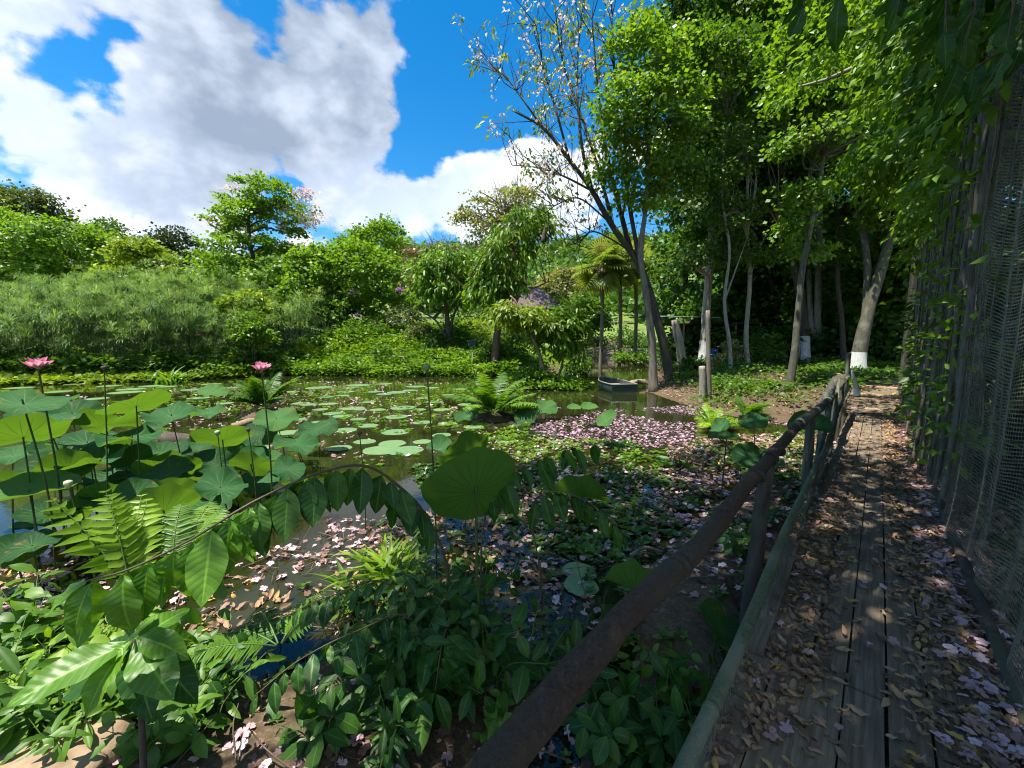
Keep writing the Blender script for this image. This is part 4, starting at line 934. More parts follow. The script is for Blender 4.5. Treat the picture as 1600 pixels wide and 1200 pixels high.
    for k in range(16):
        s = g.uniform(4.6, 13); n = 18; z = np.linspace(g.uniform(3.6,4.9), g.uniform(-.05,.5), n); ss = s + np.cumsum(g.normal(0, .015, n)); X = sheet(ss, z) - .04; Q = np.concatenate([(WD[None]*ss[:, None] + WN[None]*X[:, None]), (DECK+z)[:, None]], 1); r = g.uniform(.012,.03); v.tube(Q, np.linspace(r, r*.7, n), 7, g.random(), .12, cap=False, seed=k)
    for k in range(40):
        s = g.uniform(4.2, 12.5); z = g.uniform(3.2, 4.7); c = walk(s, .48, DECK+z); crown(lf, [(c, (.3,.2,.3))], 3, 18, .22, .13, g, tpl=LEAF, wid=.5, droop=.6)
    tag(v.build('hanging_creepers', bark_mat('dry_vine', (.07,.06,.045), (.20,.17,.13))), 'tangle of dry grey creepers hanging down the net fence', 'creeper', kind='stuff')
    for k in range(46):
        s = g.uniform(5, 12.5); z = g.uniform(.1, 4.4); c = walk(s, .60, DECK+z); crown(lf, [(c, (.25,.12,.3))], 4, 14, .16, .10, g, tpl=LEAF, wid=.55)
    tag(lf.build('creeper_leaves', L_BRIGHT), 'green creeper leaves scattered over the net fence', 'creeper', kind='stuff')
net_fence()
# undergrowth of the wood
def poly_w(*sx): return [tuple(WD*s + WN*X) for s, X in sx]
scatter_leaves('undergrowth', 'low shade plants on the mud bank under the whitewashed trees', [(7.6,11.2),(6.6,13.5),(7,18),(10,26),(20,26),(17,17),(9.6,11.4)], 26, .45, .15, L_MID, 41, wid=.6, mask=lambda x, y: sm(vnoise(x, y, .45, 4), .30, .56))
scatter_leaves('fence_undergrowth', 'leafy weeds at the foot of the net fence and beyond it', poly_w((3.5,.9),(14,.9),(14,4),(3.5,5)), 14, .55, .13, L_DARK, 42, wid=.6, mask=lambda x, y: sm(vnoise(x, y, .8, 6), .35, .6))
scatter_leaves('bank_edge_plants', 'low plants along the shaded edge of the mud bank', [(5.7,12.6),(7.9,9.9),(9.6,11.2),(8.4,14.5),(6.4,16)], 22, .38, .12, L_MID, 44, wid=.6, mask=lambda x, y: sm(vnoise(x, y, .8, 14), .34, .6))
scatter_leaves('wood_floor_shrubs', 'dark shrubby growth at the back of the wood', [(9,24),(12,22),(24,20),(34,26),(30,36),(12,34)], 9, 2.2, .35, L_DARK, 43, wid=.6, per=12, rad=.35)
# ------------------------------------------------------------------ things on the far shore and in the wood
def props():
    # hut with a steep brown roof
    D = 44; c = on_land(826, D); rz = .5
    t = thing('hut', 'hut with a steep purplish-brown roof half hidden by trees beyond the lawn', 'hut', c)
    b = Buf(); b.box(c+[0,0,1.3], (5.4,4.2,2.8), rz); b.build('wall', plain_mat('hut_wall', (.22,.17,.12)), t, smooth=False)
    top = at_d(808, 449, D)[2]; ez = at_d(824, 486, D)[2]; ca, sa = math.cos(rz), math.sin(rz); b = Buf()
    def hp(x, y, z): return np.array([c[0]+x*ca-y*sa, c[1]+x*sa+y*ca, z])
    for th in (0, .12):
        V = [hp(-3.2,-2.7,ez+th), hp(3.2,-2.7,ez+th), hp(3.2,2.7,ez+th), hp(-3.2,2.7,ez+th), hp(-1.6,0,top+th), hp(1.2,0,top+th)]
        b.add(V, [np.array([[0,1,5,4],[2,3,4,5]]), np.array([[1,2,5],[3,0,4]])])
    b.build('roof', plain_mat('roof_shingle', (.13,.095,.095), .8, .3, 6), t, smooth=False)
    # box on a post by the shore
    D = 25.2; base = at_d(738, 560, D); base[2] = gz(base[0], base[1]); z = at_d(738, 536, D)[2]
    t = thing('feeding_box', 'dark green box on a thin pale post at the far shore', 'box', base)
    b = Buf(); b.tube([base-[0,0,.2], [base[0],base[1],z-.15]], .03, 8); b.build('post', plain_mat('grey_post', (.4,.4,.38)), t)
    b = Buf(); b.box([base[0],base[1],z], (.46,.4,.30), .2); b.build('box_body', plain_mat('box_green', (.03,.06,.05)), t, smooth=False)
    b = Buf(); b.box([base[0],base[1],z+.165], (.56,.5,.03), .2); b.build('lid', plain_mat('box_lid', (.06,.08,.08)), t, smooth=False)
    # rowing boat seen end-on
    D0 = 16.2; s = at_z(976, 614); ax = unit(np.array([-.10, 1.0, 0])); sd = np.array([ax[1], -ax[0], 0]); n, m = 18, 13
    t = thing('rowing_boat', 'small dark green rowing boat moored at the muddy shore', 'boat', s)
    def hull(inset, zf):
        V = []
        for i in range(n):
            k = i/(n-1); y = k*2.7; w = .60*(1-.92*max(0, (k-.45)/.55)**2.0)*(1-.12*(1-k)**2) - inset; w = max(w, .01); H = .42 + .10*k**2 + .03*(1-k)
            for j in range(m):
                a = (j/(m-1)-.5)*2; x = w*np.sign(a)*min(1, abs(a)*1.55)**.9; z = zf + (H-zf)*max(0, (abs(a)-.45)/.55)**1.1 - .12
                V.append(s + ax*y + sd*x + [0, 0, z])
        return np.array(V)
    i, j = np.meshgrid(np.arange(n-1), np.arange(m-1), indexing='ij'); F = np.stack([i*m+j, i*m+j+1, (i+1)*m+j+1, (i+1)*m+j], -1).reshape(-1, 4)
    o_, i_ = hull(0, 0), hull(.035, .035)
    b = Buf(); b.add(o_, F); b.add(i_, F[:, ::-1], mat=1)
    tr = np.vstack([o_[:m], i_[:m]]); b.add(o_[:m], np.array([list(range(m))])); b.add(i_[:m]+ax*.03, np.array([list(range(m))[::-1]]), mat=1)
    b.build('hull', [plain_mat('boat_green', (.030,.055,.040), .45, .4), plain_mat('boat_inside', (.10,.10,.08), .7, .4)], t)
    b = Buf(); L = np.vstack([o_[(n-1)*m::-m] if False else o_[0::m][::-1], o_[m-1::m]]); b.tube(L+[0,0,.01], .028, 8); b.build('gunwale', plain_mat('boat_rim', (.17,.19,.17), .6), t)
    for y in (.75, 1.6):
        b = Buf(); b.box(s+ax*y+[0,0,.20], (1.0-.2*(y>1), .22, .03), math.atan2(ax[1],ax[0])-PI/2); b.build('thwart', plain_mat('boat_seat', (.26,.20,.13)), t, smooth=False)
    # low footbridge over the inlet
    D = 42; t = thing('footbridge', 'low footbridge with thin grey rails across the back of the inlet', 'footbridge', at_d(965,556,D))
    a, c = at_d(908,553,D), at_d(1012,555,D+2); zt = at_d(960,546,D)[2]; zd = at_d(960,555,D)[2]
    b = Buf(); mid = (a+c)/2; mid[2] = zd; b.box(mid, (np.linalg.norm(c-a), 1.2, .12), math.atan2(c[1]-a[1], c[0]-a[0])); b.build('deck', B_TAN, t, smooth=False)
    rm = plain_mat('rail_grey', (.40,.40,.38))
    for z in (zt, (zt+zd)/2+.05):
        b = Buf(); b.tube([[*a[:2], z], [*c[:2], z]], .035, 6); b.build('handrail', rm, t)
    for k in np.linspace(.02, .98, 5):
        q = a+(c-a)*k; b = Buf(); b.tube([[q[0],q[1],-.3],[q[0],q[1],zt+.05]], .045, 6); b.build('post', rm, t)
    # open shade shelter in the wood
    D = 24.5; A = at_d(1052, 500, D); Bq = at_d(1240, 497, D+1.5); zr = at_d(1150, 503, D)[2]; t = thing('shade_shelter', 'long low open shelter roofed with dark shade cloth among the trees', 'shelter', [*((A+Bq)/2)[:2], gz(*((A+Bq)/2)[:2])])
    g = np.random.default_rng(8); d = unit(Bq-A); nrm = np.array([-d[1], d[0], 0]); b = Buf(); n = 22; V = []
    for i in range(n):
        for j in range(5):
            q = A + (Bq-A)*i/(n-1) + nrm*(j*1.0-1.2); V.append([q[0], q[1], zr - .18*abs(math.sin(i*.9+.4)) + g.normal(0,.03) + (.10 if j == 2 else 0)])
    i, j = np.meshgrid(np.arange(n-1), np.arange(4), indexing='ij'); Fq = np.stack([i*5+j, i*5+j+1, (i+1)*5+j+1, (i+1)*5+j], -1).reshape(-1, 4)
    b.add(V, Fq); b.add(np.array(V)-[0,0,.015], Fq[:, ::-1]); b.build('roof', plain_mat('shade_cloth', (.055,.055,.05), .8, .3), t)
    for k in np.linspace(0, 1, 6):
        for jj in (-1.1, 2.6):
            q = A+(Bq-A)*k+nrm*jj; z0 = gz(q[0], q[1]); b = Buf(); b.tube([[q[0],q[1],z0-.2],[q[0],q[1],zr-.08]], .055, 7); b.build('post', B_TAN, t)
    for hh in (.5, 1.0):
        b = Buf(); q0 = A+nrm*-1.12; q1 = Bq+nrm*-1.12; b.tube([[*q0[:2], gz(*q0[:2])+hh],[*q1[:2], gz(*q1[:2])+hh]], .03, 6); b.build('rail', B_BROWN, t)
    b = Buf(); q = A+d*.2+nrm*-1.0; b.box([q[0]-.2,q[1],zr+.25], (3.6,1.6,.03), math.atan2(d[1],d[0])+.1, tilt=.08); tag(b.build('tin_roof', plain_mat('pale_tin', (.42,.44,.44), .5, .2), smooth=False), 'pale corrugated tin sheet roofing the end of the shelter', 'roof sheet')
    # plastic chair, box, tub, bag
    BLUE = plain_mat('blue_plastic', (.02,.09,.35), .4, .15)
    q = on_land(1116, 20.5); t = thing('plastic_chair', 'small blue plastic chair beside the whitewashed pale tree', 'chair', q)
    b = Buf(); b.box(q+[0,0,.42], (.46,.44,.04), .3); b.build('seat', BLUE, t, smooth=False)
    b = Buf(); b.box(q+[.06,.2,.68], (.46,.04,.46), .3); b.build('backrest', BLUE, t, smooth=False)
    for x in (-.2,.2):
        for y in (-.19,.19):
            b = Buf(); p = q+[x*math.cos(.3)-y*math.sin(.3), x*math.sin(.3)+y*math.cos(.3), 0]; b.tube([p, p+[0,0,.41]], .025, 6); b.build('leg', BLUE, t)
    q = on_land(1366, 23.); q[2] = at_d(1366, 575, 23.)[2]; t = thing('white_box', 'white storage box standing beyond the leaning whitewashed tree', 'box', q)
    W = plain_mat('white_plastic', (.72,.72,.70), .5, .1); b = Buf(); b.box(q+[0,0,.28], (.95,.6,.56), .1); b.build('box_body', W, t, smooth=False)
    b = Buf(); b.box(q+[0,0,.60], (1.0,.66,.07), .1); b.build('lid', W, t, smooth=False)
    q = on_land(1386, 21.); q[2] = at_d(1386, 577, 21.)[2]; t = thing('blue_tub', 'round blue plastic tub beside the path end', 'tub', q); b = Buf()
    b.tube(q+np.array([[0,0,0],[0,0,.02],[0,0,.2],[0,0,.4]]), [.28,.30,.35,.38], 20); b.build('tub_body', BLUE, t); b = Buf()
    ring = [q+[.385*math.cos(a),.385*math.sin(a),.40] for a in np.linspace(0, 2*PI, 25)]; b.tube(ring, .025, 6, cap=False); b.build('rim', BLUE, t)
    D = 10.6; b = Buf(); D = 8.95; P = [at_d(1331,578,D), at_d(1333,588,D), at_d(1336,600,D), at_d(1339,612,D), at_d(1340,617,D)]; b.tube(cr(P, 14), np.interp(np.linspace(0,1,14),[0,.3,.75,1],[.012,.03,.055,.075]), 14, .5, .15, seed=3)
    tag(b.build('white_bag', W), 'white cloth bag hanging from the far end of the railing', 'bag')
    # stones edging the lawn, logs
    LOGS = [('fallen_log','long pale log lying along the far shore below the purple-flowered tree',(572,528),(640,536),27.5,.20,B_PALE),
            ('fallen_log','low grey log across the shore behind the feeding box',(745,541),(815,553),26.0,.14,B_GREY),
            ('fallen_log','brown log lying from the rowing boat to the bare-limbed tree',(985,586),(1018,577),18.6,.14,B_TAN),
            ('driftwood','pale bent driftwood on the mud at the foot of the bare-limbed tree',(1066,583),(1098,574),18.5,.08,B_PALE)]
    for nm, lb, a, c, D, r, bm in LOGS:
        A_, C_ = at_d(*a, D), at_d(*c, D); b = Buf()
        for q in (A_, C_): q[2] = max(gz(q[0], q[1]), 0) + r*.8
        b.tube(cr([A_, (A_+C_)/2+[0,.1,r*.6], C_], 16), np.linspace(r, r*.7, 16), 9, .5, .12, seed=int(D*10)); tag(b.build(nm, bm), lb, 'log')
    WL = [('sunken_log','dark sodden log lying among the lotus leaves at left',(205,692),(318,690),5.2,.11,B_DARK),('sunken_log','short brown log with a pale cut end among the lotus leaves',(365,668),(405,660),7.4,.10,B_TAN),
          ('fallen_branch','grey crooked stick floating in the muddy shallows right of the big lotus leaf',(985,868),(1035,862),4.2,.022,B_GREY)]
    for nm, lb, a, c, D, r, bm in WL:
        A_, C_ = at_z(*a, .05), at_z(*c, .05); k = D/A_[1]; b = Buf(); A_[2] = C_[2] = .05
        b.tube(cr([A_, (A_+C_)/2+[0,.05,.03], C_], 14), np.linspace(r, r*.8, 14)*1/max(k, .5)*.9, 10, .5, .12, seed=int(D*10)); tag(b.build(nm, bm), lb, 'log' if 'log' in nm else 'stick')
    # shrubs on the lawn and in the wood: a thing each
    SH = [('garden_shrub','small round yellow-green shrub on the lawn behind the feeding box',745,512,22,16,33,L_YELLOW,.16),('garden_shrub','low pale grey-green shrub left of the drooping tree trunk',660,520,22,14,29,L_OLIVE,.16),
          ('garden_shrub','dark little clipped shrub right beside the drooping tree trunk',680,535,14,14,28,L_DARK,.14),('garden_shrub','bright golden shrub on the upper lawn',795,512,18,12,38,L_YELLOW,.16),
          ('garden_shrub','light green shrub between the feeding box and the crooked leaning tree',772,548,26,14,26,L_MID,.16),('garden_shrub','pale-leaved shrub in front of the shade shelter',1147,552,24,20,20,L_PALE,.15),
          ('garden_shrub','dark leafy shrub right of the shade shelter front',1200,545,26,22,20.5,L_MID,.16),('garden_shrub','bushy shrub spilling over the shore under the papyrus end',395,525,34,36,24.5,L_BRIGHT,.22),
          ('garden_shrub','light leafy sapling bush where the papyrus meets the grass slope',385,478,40,20,27,L_YELLOW,.3),('garden_shrub','dark rounded bush under the nest tree',800,530,24,18,27,L_MID,.16),
          ('garden_shrub','low bright bush on the inlet bank below the fan palms',985,558,26,8,36,L_BRIGHT,.2),('garden_shrub','dark bush between the pond hummock and the inlet',905,572,18,20,23,L_MID,.16),
          ('garden_shrub','small leafy weed clump on the mud below the shade shelter',1165,600,30,14,15,L_OLIVE,.12),('garden_shrub','olive bush at the foot of the round skyline tree',625,500,34,20,31,L_OLIVE,.2),
          ('garden_shrub','leafy bush in the gap between the drooping tree and the nest tree',740,490,28,22,36,L_MID,.2),('garden_shrub','dark sprawling bush on the mud bank behind the cut sapling',1140,590,40,18,17,L_MID,.13),('garden_shrub','low yellowish-green weed bush on the bank left of the crooked mossy tree',1185,612,28,14,13.8,L_YELLOW,.12),('garden_shrub','dark green bush between the crooked mossy tree and the leaning log',1270,600,34,20,14.5,L_MID,.13),('garden_shrub','low dark bush at the foot of the whitewashed pair',1300,575,28,16,19,L_DARK,.14),('garden_shrub','thin weedy bush beside the short slanting trunk',1080,575,18,14,19,L_MID,.13),('garden_shrub','round shrub on the upper lawn seen between the palm trunks',978,528,26,16,47,L_MID,.25),('garden_shrub','yellowish shrub on the upper lawn left of the palm trunks',925,535,24,14,46,L_YELLOW,.25),('garden_shrub','dark bush at the back of the inlet beyond the footbridge',1010,540,24,16,46,L_MID,.25),('garden_shrub','light green bush covering the hummock around the twin thin trees',835,592,40,16,18,L_BRIGHT,.16)]
    g = np.random.default_rng(19)
    for nm, lb, u, v, a, b_, D, lm, ls in SH:
        q = on_land(u, D); t = thing(nm, lb, 'shrub', q); cb = Buf(); C = crown(cb, px_blobs([(u,v,a*.8,b_,D),(u-a*.5,v+b_*.3,a*.55,b_*.7,D-.3),(u+a*.5,v+b_*.2,a*.55,b_*.75,D+.2)]), 46, 34, .030*D*.45, ls*1.1, g, tpl=LEAF, wid=.55)
        sb = Buf(); 
        for k in range(9): e = C[g.integers(len(C))]; sb.tube(cr([q-[0,0,.1], (q+e)/2+g.normal(size=3)*.05, e], 6), np.linspace(.03,.008,6), 5, cap=False)
        sb.build('stems', STEM_BR, t); cb.build('foliage', lm, t)
props()

# ------------------------------------------------------------------ lotus
def lotus_mat():
    m, N = newmat('lotus_leaf'); uv = N.n('ShaderNodeUVMap'); sx = N.n('ShaderNodeSeparateXYZ', {0: uv}); at = N.n('ShaderNodeAttribute', attribute_name='var')
    fr = N.math('ABSOLUTE', N.math('SUBTRACT', N.math('FRACT', N.math('MULTIPLY', (sx, 0), 21.0)), .5))
    wd = N.math('DIVIDE', .036, N.math('ADD', (sx, 1), .10))
    vein = N.math('MULTIPLY', N.math('LESS_THAN', fr, wd), N.smooth((sx, 1), .98, .6))
    tc = N.n('ShaderNodeTexCoord'); nz = N.n('ShaderNodeTexNoise', {'Vector': (tc, 'Object'), 'Scale': 7.0, 'Detail': 4.0})
    c = N.ramp((at, 'Fac'), [(0, (.018,.066,.024)), (.5, (.032,.115,.038)), (1, (.08,.19,.045))])
    c = N.mix(N.smooth(nz, .4, .75, 0, .3), c, (.06,.13,.03)); c = N.mix(N.math('MULTIPLY', vein, .85), c, (.14,.27,.11)); n4 = N.n('ShaderNodeTexNoise', {'Vector': (tc, 'Object'), 'Scale': 13.0, 'Detail': 5.0, 'Roughness': .7}); c = N.mix(N.math('MULTIPLY', N.smooth(n4, .57, .66), N.smooth((sx, 1), .3, .95, .3, 1.0)), c, (.20,.15,.05))
    g = N.n('ShaderNodeNewGeometry'); c = N.mix(N.math('MULTIPLY', (g, 'Backfacing'), .8), c, N.mix(N.math('MULTIPLY', vein, .8), (.075,.15,.03), (.03,.07,.012)))
    t = N.mix(N.math('MULTIPLY', vein, .85), (.115,.225,.012), (.045,.105,.006))
    p = N.n('ShaderNodeBsdfPrincipled', {'Base Color': c, 'Roughness': .62, 'Specular IOR Level': .08})
    N.n('ShaderNodeOutputMaterial', {0: N.n('ShaderNodeMixShader', {0: .42, 1: p, 2: N.n('ShaderNodeBsdfTranslucent', {'Color': t})})})
    return m
LOTUS = lotus_mat()
LSTALK = bark_mat('lotus_stalk', (.035,.06,.014), (.08,.115,.03), scale=20, bump=.3, rough=.6)
PADM = leaf_mat('lily_pad', [(.09,.19,.08),(.13,.25,.11),(.20,.30,.10)], .15, rough=.38)
def disc(R, nrm, c, g, cup=.12, wav=.06, k=3, fold=0., notch=False, nr=7, na=44):
    nrm = unit(nrm); x = unit(np.cross(nrm, [.3, .95, .1])); y = np.cross(nrm, x); V = [c]; U = [[0, 0]]
    ph = g.uniform(0, 6.28, 4); fa = g.uniform(0, PI)
    for i in range(1, nr+1):
        r = i/nr
        for j in range(na):
            a = 2*PI*j/na
            rr = R*r*(1 + .045*math.sin(2*a+ph[0]) + .03*math.sin(5*a+ph[1])*r)
            z = R*(cup*r**2 + wav*r**2*math.sin(k*a+ph[2]) + wav*.35*r**3*math.sin(9*a+ph[3]) + fold*abs(math.sin(a-fa))*r**1.3)
            V.append(c + x*rr*math.cos(a) + y*rr*math.sin(a) + nrm*z); U.append([j/na, r])
    F = [np.array([[0, 1+j, 1+(j+1) % na] for j in range(na)]), np.array([[1+i*na+j, 1+(i+1)*na+j, 1+(i+1)*na+(j+1) % na, 1+i*na+(j+1) % na] for i in range(nr-1) for j in range(na)])]
    return np.array(V), F, np.array(U)
def lotus():
    g = np.random.default_rng(23)
    # u, v, width, height (negative: we look at the underside), roll, tone, label
    A = [
     (37,632,125,26,0,.6,'broad pale green lotus leaf cut by the left edge, below the left pink flower'),
     (113,647,70,38,-12,.2,'dark lotus leaf with drooping rim just right of the left pink flower stalk'),
     (212,635,92,-26,14,.4,'dark lotus leaf rising like a sail toward its right tip, left of the fern hummock'),
     (166,664,82,-30,-4,.3,'dark lotus leaf tucked below the sail-like leaf'),
     (268,650,76,24,2,.5,'flat green lotus leaf held high, right of the sail-like leaf'),
     (333,612,40,20,0,.9,'small sunlit round lotus leaf on a lone stalk against the far water'),
     (326,645,46,16,4,.6,'narrow lotus leaf below the small lone round one'),
     (348,688,84,-30,-3,.7,'bright rounded lotus leaf over the short brown log'),
     (432,655,66,32,0,.9,'bright yellow-green lotus leaf under the right pink flower'),
     (36,684,112,-40,4,.9,'glowing yellow-green lotus leaf at the left edge above the large near one'),
     (136,692,82,22,2,.35,'bluish lotus leaf behind the dark sodden log, left end'),
     (497,670,58,30,8,.2,'blue-green lotus leaf facing the viewer, right of the bright yellow-green one'),
     (464,694,70,26,-8,.5,'green lotus leaf with curled rim below the facing blue-green leaf'),
     (46,769,116,36,2,.9,'largest lotus leaf at the left edge, glowing light green with fine veins'),
     (18,836,56,24,10,.4,'blue-green lotus leaf low at the left edge beneath the largest one'),
     (92,732,84,44,28,.2,'dark lotus leaf folded on edge left of the fern fronds'),
     (182,744,72,34,12,.15,'very dark lotus leaf behind the bright fern tips'),
     (240,743,84,24,-4,.3,'bluish lotus leaf lying flat behind the fern crown'),
     (250,708,74,28,-6,.2,'dark lotus leaf under the rounded bright one, over the sodden log'),
     (206,684,84,16,0,.4,'thin grey-blue lotus leaf seen edge-on beyond the sodden log'),
     (378,716,56,48,40,.25,'steep blue-green lotus leaf on edge left of the curled-rim leaf'),
     (418,720,48,32,-12,.85,'light green lotus leaf beside the steep blue-green one'),
     (438,735,46,18,0,.8,'small pale lotus leaf below the light green one, close to the pads'),
     (160,849,48,26,-10,.3,'small blue-green lotus leaf below the bright fern fronds'),
     (340,756,62,34,16,.3,'dark lotus leaf behind the arching branch, left of the steep one'),
     (72,655,90,22,-3,.5,'flat lotus leaf behind the left pink flower stalk, second row'),
     (145,722,90,24,4,.45,'mid green lotus leaf over dark water above the bright fern tips'),
     (20,712,70,26,6,.6,'green lotus leaf at the left edge between the glowing and the largest leaf'),
     (300,722,70,26,-6,.3,'dark lotus leaf above the fern crown, right of the flat bluish one'),
     (686,703,50,36,30,.6,'bright bluish lotus leaf leaning right, left of the tall green seed pod stalk'),
     (732,650,42,22,18,.4,'blue-green lotus leaf tipped up behind the big backlit leaf'),
     (823,648,42,30,16,.15,'dark lotus leaf with its face turned away, left of the pale facing one'),
     (853,637,37,24,-6,.8,'pale blue-green lotus leaf facing the viewer before the hummock'),
     (728,708,90,-50,28,.3,'dark lotus leaf behind the big backlit leaf, upper left of it'),
     (742,768,158,-112,18,.5,'biggest lotus leaf, backlit from behind so its veins show, centre foreground'),
     (908,773,90,-28,-6,.4,'dark green lotus leaf held edge-on right of the biggest one'),
     (966,793,44,18,-6,.9,'small flat lotus leaf with a yellow blotch, right of the edge-on dark one'),
     (948,655,35,24,26,.9,'bright green lotus leaf tilted up near the pink petals'),
     (921,638,28,11,0,1.,'small yellow-green leaf nearest the rowing boat'),(897,638,22,9,0,1.,'smallest yellow-green leaf left of the one nearest the boat'),
     (1127,668,34,24,30,.5,'blue-green lotus leaf tilted right below the fern clump on the mud'),
     (1177,659,44,25,2,.3,'blue-green lotus leaf facing the viewer between the fern clump and the railing'),
     (1265,669,58,32,-6,.45,'two-lobed pale blue-green lotus leaf close to the railing'),
     (1184,720,74,34,-6,.25,'grey-blue drooping lotus leaf over the muddy shallows near the railing'),
     (1212,750,34,16,-4,.7,'small green lotus leaf below the grey-blue drooping one'),
     (1133,802,30,-34,50,1.,'upright yellow-green lotus leaf standing among the floating plants'),
     (1135,686,54,10,0,.9,'flat yellow-green leaf lying low below the leaf tilted right'),
     (990,922,104,-36,-2,.6,'green V-folded lotus leaf beside the brown rail pole'),
     (966,974,60,36,0,.2,'dark shaded lotus leaf below the V-folded one'),
     (1128,985,92,58,-34,.1,'dark blue-green drooping lotus leaf between the two rails'),
     (1095,705,40,10,0,.6,'thin green leaf held flat above the floating plants at right'),
    ]
    crowd = 'shaded lotus leaf packed low in the crowded lotus bed at left'
    for _ in range(58):
        u = g.uniform(-40, 480); v = g.uniform(668, 875 - .25*max(u, 0)); w = float(np.interp(v, [650, 800], [62, 120]))*g.uniform(.8,1.15)
        A.append((u, v, w, w*g.uniform(.30,.85)*g.choice([1,1,-1]), g.normal(0,16), g.uniform(.0,.5), crowd))
    for (u, v, w, h, roll, tone, lb) in A:
        pass
        big = abs(h) > 100; w0 = w
        D = {True: 2.2}.get(big, float(np.clip((.46 if lb == crowd else .66)*FPX/w, 2.4, 10.5)))
        if lb == crowd: D = (2-g.uniform(.12,.62))*FPX/(v-HOR); w = g.uniform(.34,.54)*FPX/D; h = math.copysign(w*abs(h/w0), h)
        if u > 880 and v < 700 : D = float(np.clip(.42*FPX/w, 5, 11))
        if v > 900: D = {990:2.55, 966:2.6, 1128:2.3}.get(u, D)
        gz_ = 2 - (v-HOR)/FPX*D
        if gz_ < .03: D = (2-.04)*FPX/(v-HOR)
        c = at_d(u, v, D); R = w*.5*D/FPX
        vd = unit(c - np.array([0,0,CAMZ])); e = math.asin(-vd[2]); asp = min(.97, abs(h)/w)
        tau = (math.asin(asp) - e) if h > 0 else (-math.asin(asp) - e)
        hd = unit(np.array([vd[0], vd[1], 0])); sd = np.array([hd[1], -hd[0], 0])
        n = -hd*math.sin(tau) + np.array([0,0,1])*math.cos(tau); ro = math.radians(roll); n = n*math.cos(ro) - sd*math.sin(ro)
        root = np.array([c[0] + g.normal(0,.06) + (.05*big), c[1] + g.normal(0,.06) + .05, 0]); root[2] = gz(root[0], root[1]) - .05
        t = thing('lotus_leaf', lb, 'lotus leaf', root, 'crowded lotus bed' if lb == crowd else 'lotus leaves standing in the pond')
        V, F, U = disc(R, n, c, g, cup=.20 if big else g.uniform(.03,.30), wav=g.uniform(.08,.19), k=int(g.integers(2,5)), fold=.5 if 'folded' in lb or 'lobed' in lb else 0.)
        b = Buf(); b.add(V, F, np.clip(tone+g.normal(0,.05), 0, 1), U); b.build('leaf_blade', LOTUS, t)
        b = Buf(); b.tube(cr([root, (root+c)/2+g.normal(size=3)*[.03,.03,0], c - n*.02, c], 16), np.linspace(.0085,.006,16)*(1.1 if big else 1), 7, .5, .03, seed=1, cap=False); b.build('stalk', LSTALK, t)
    # flat pads on the open water
    PADS = [(205,608,36),(170,603,30),(238,603,32),(195,613,40),(300,609,30),(262,604,26),(150,623,32),(497,606,38),(560,602,36),(540,612,26),(510,620,24),(620,613,32),(513,631,28),(482,632,26),(535,618,22),(549,638,36),(520,646,30),(563,640,20),(535,650,30),(630,637,40),(620,651,36),(690,640,28),(700,617,20),(735,643,30),(728,632,26),(650,604,30),(600,600,26),(470,630,26),(576,628,22),(618,675,44),(598,703,60),(634,704,56),(613,693,44),(740,667,30),(560,655,24),(505,605,26),(455,612,24),(585,612,22),(660,622,20),(548,606,24),(470,655,24),(400,700,40),(450,676,36),(870,690,26),(310,622,30),(350,630,26),(280,632,30),(250,618,26),(330,600,28),(90,612,34),(30,606,34),(120,600,28),(360,606,22),(445,640,30),(500,660,34),(575,665,32),(660,660,30),(700,662,30),(600,616,24),(640,610,22),(675,606,22),(720,608,20),(760,612,24),(590,640,24),(680,628,24),(655,640,22),(770,636,24),(540,672,36),(500,640,24),(790,690,30),(840,705,28),(690,680,30),(660,690,30),(570,690,34),(530,700,38),(905,893,56),(908,915,58),(1035,715,22)]
    protos = []
    for k in range(6):
        V, F, U = disc(1, [0,0,1], np.zeros(3), g, cup=.0, wav=.012, k=4, na=36, nr=4); V[:, 2] *= .5
        b = Buf(); b.add(V, F, g.uniform(.1,.9), U); o = b.build('lily_pad', PADM); protos.append(o)
    lab = 'round flat pale green pad floating on the open pond water'
    near = {598:'large flat green pad, left of a floating overlapping pair before the arching branch',634:'large flat green pad, right of a floating overlapping pair before the arching branch',905:'rounded green pad floating below the small yellow-blotched lotus leaf',908:'pale green pad floating nearest the V-folded lotus leaf',1035:'tiny pad alone among the floating plants below the pink petals'}
    used = set()
    for i, (u, v, w) in enumerate(PADS):
        k = i % 6; o = protos[k] if k not in used else protos[k].copy()
        if k in used: COL.objects.link(o)
        used.add(k); p = at_z(u, v, .012); r = w*.5*p[1]/FPX
        o.location = (p[0], p[1], .012 + .0006*(i % 9)); o.scale = (r, r, r*.4); o.rotation_euler = (0, 0, g.uniform(0, 6.28))
        tag(o, near.get(u, lab), 'lily pad', 'lily pads on the open water')
    # flowers, pods, buds
    PET = leaf_tpl(6, 2, w=.62, fold=.7, droop=-.5, wav=0, acum=.2)
    PK = var_mat('lotus_petal', [(0,(.62,.16,.30)),(1,(.80,.42,.52))], .4, .5); YL = plain_mat('lotus_heart', (.55,.42,.08))
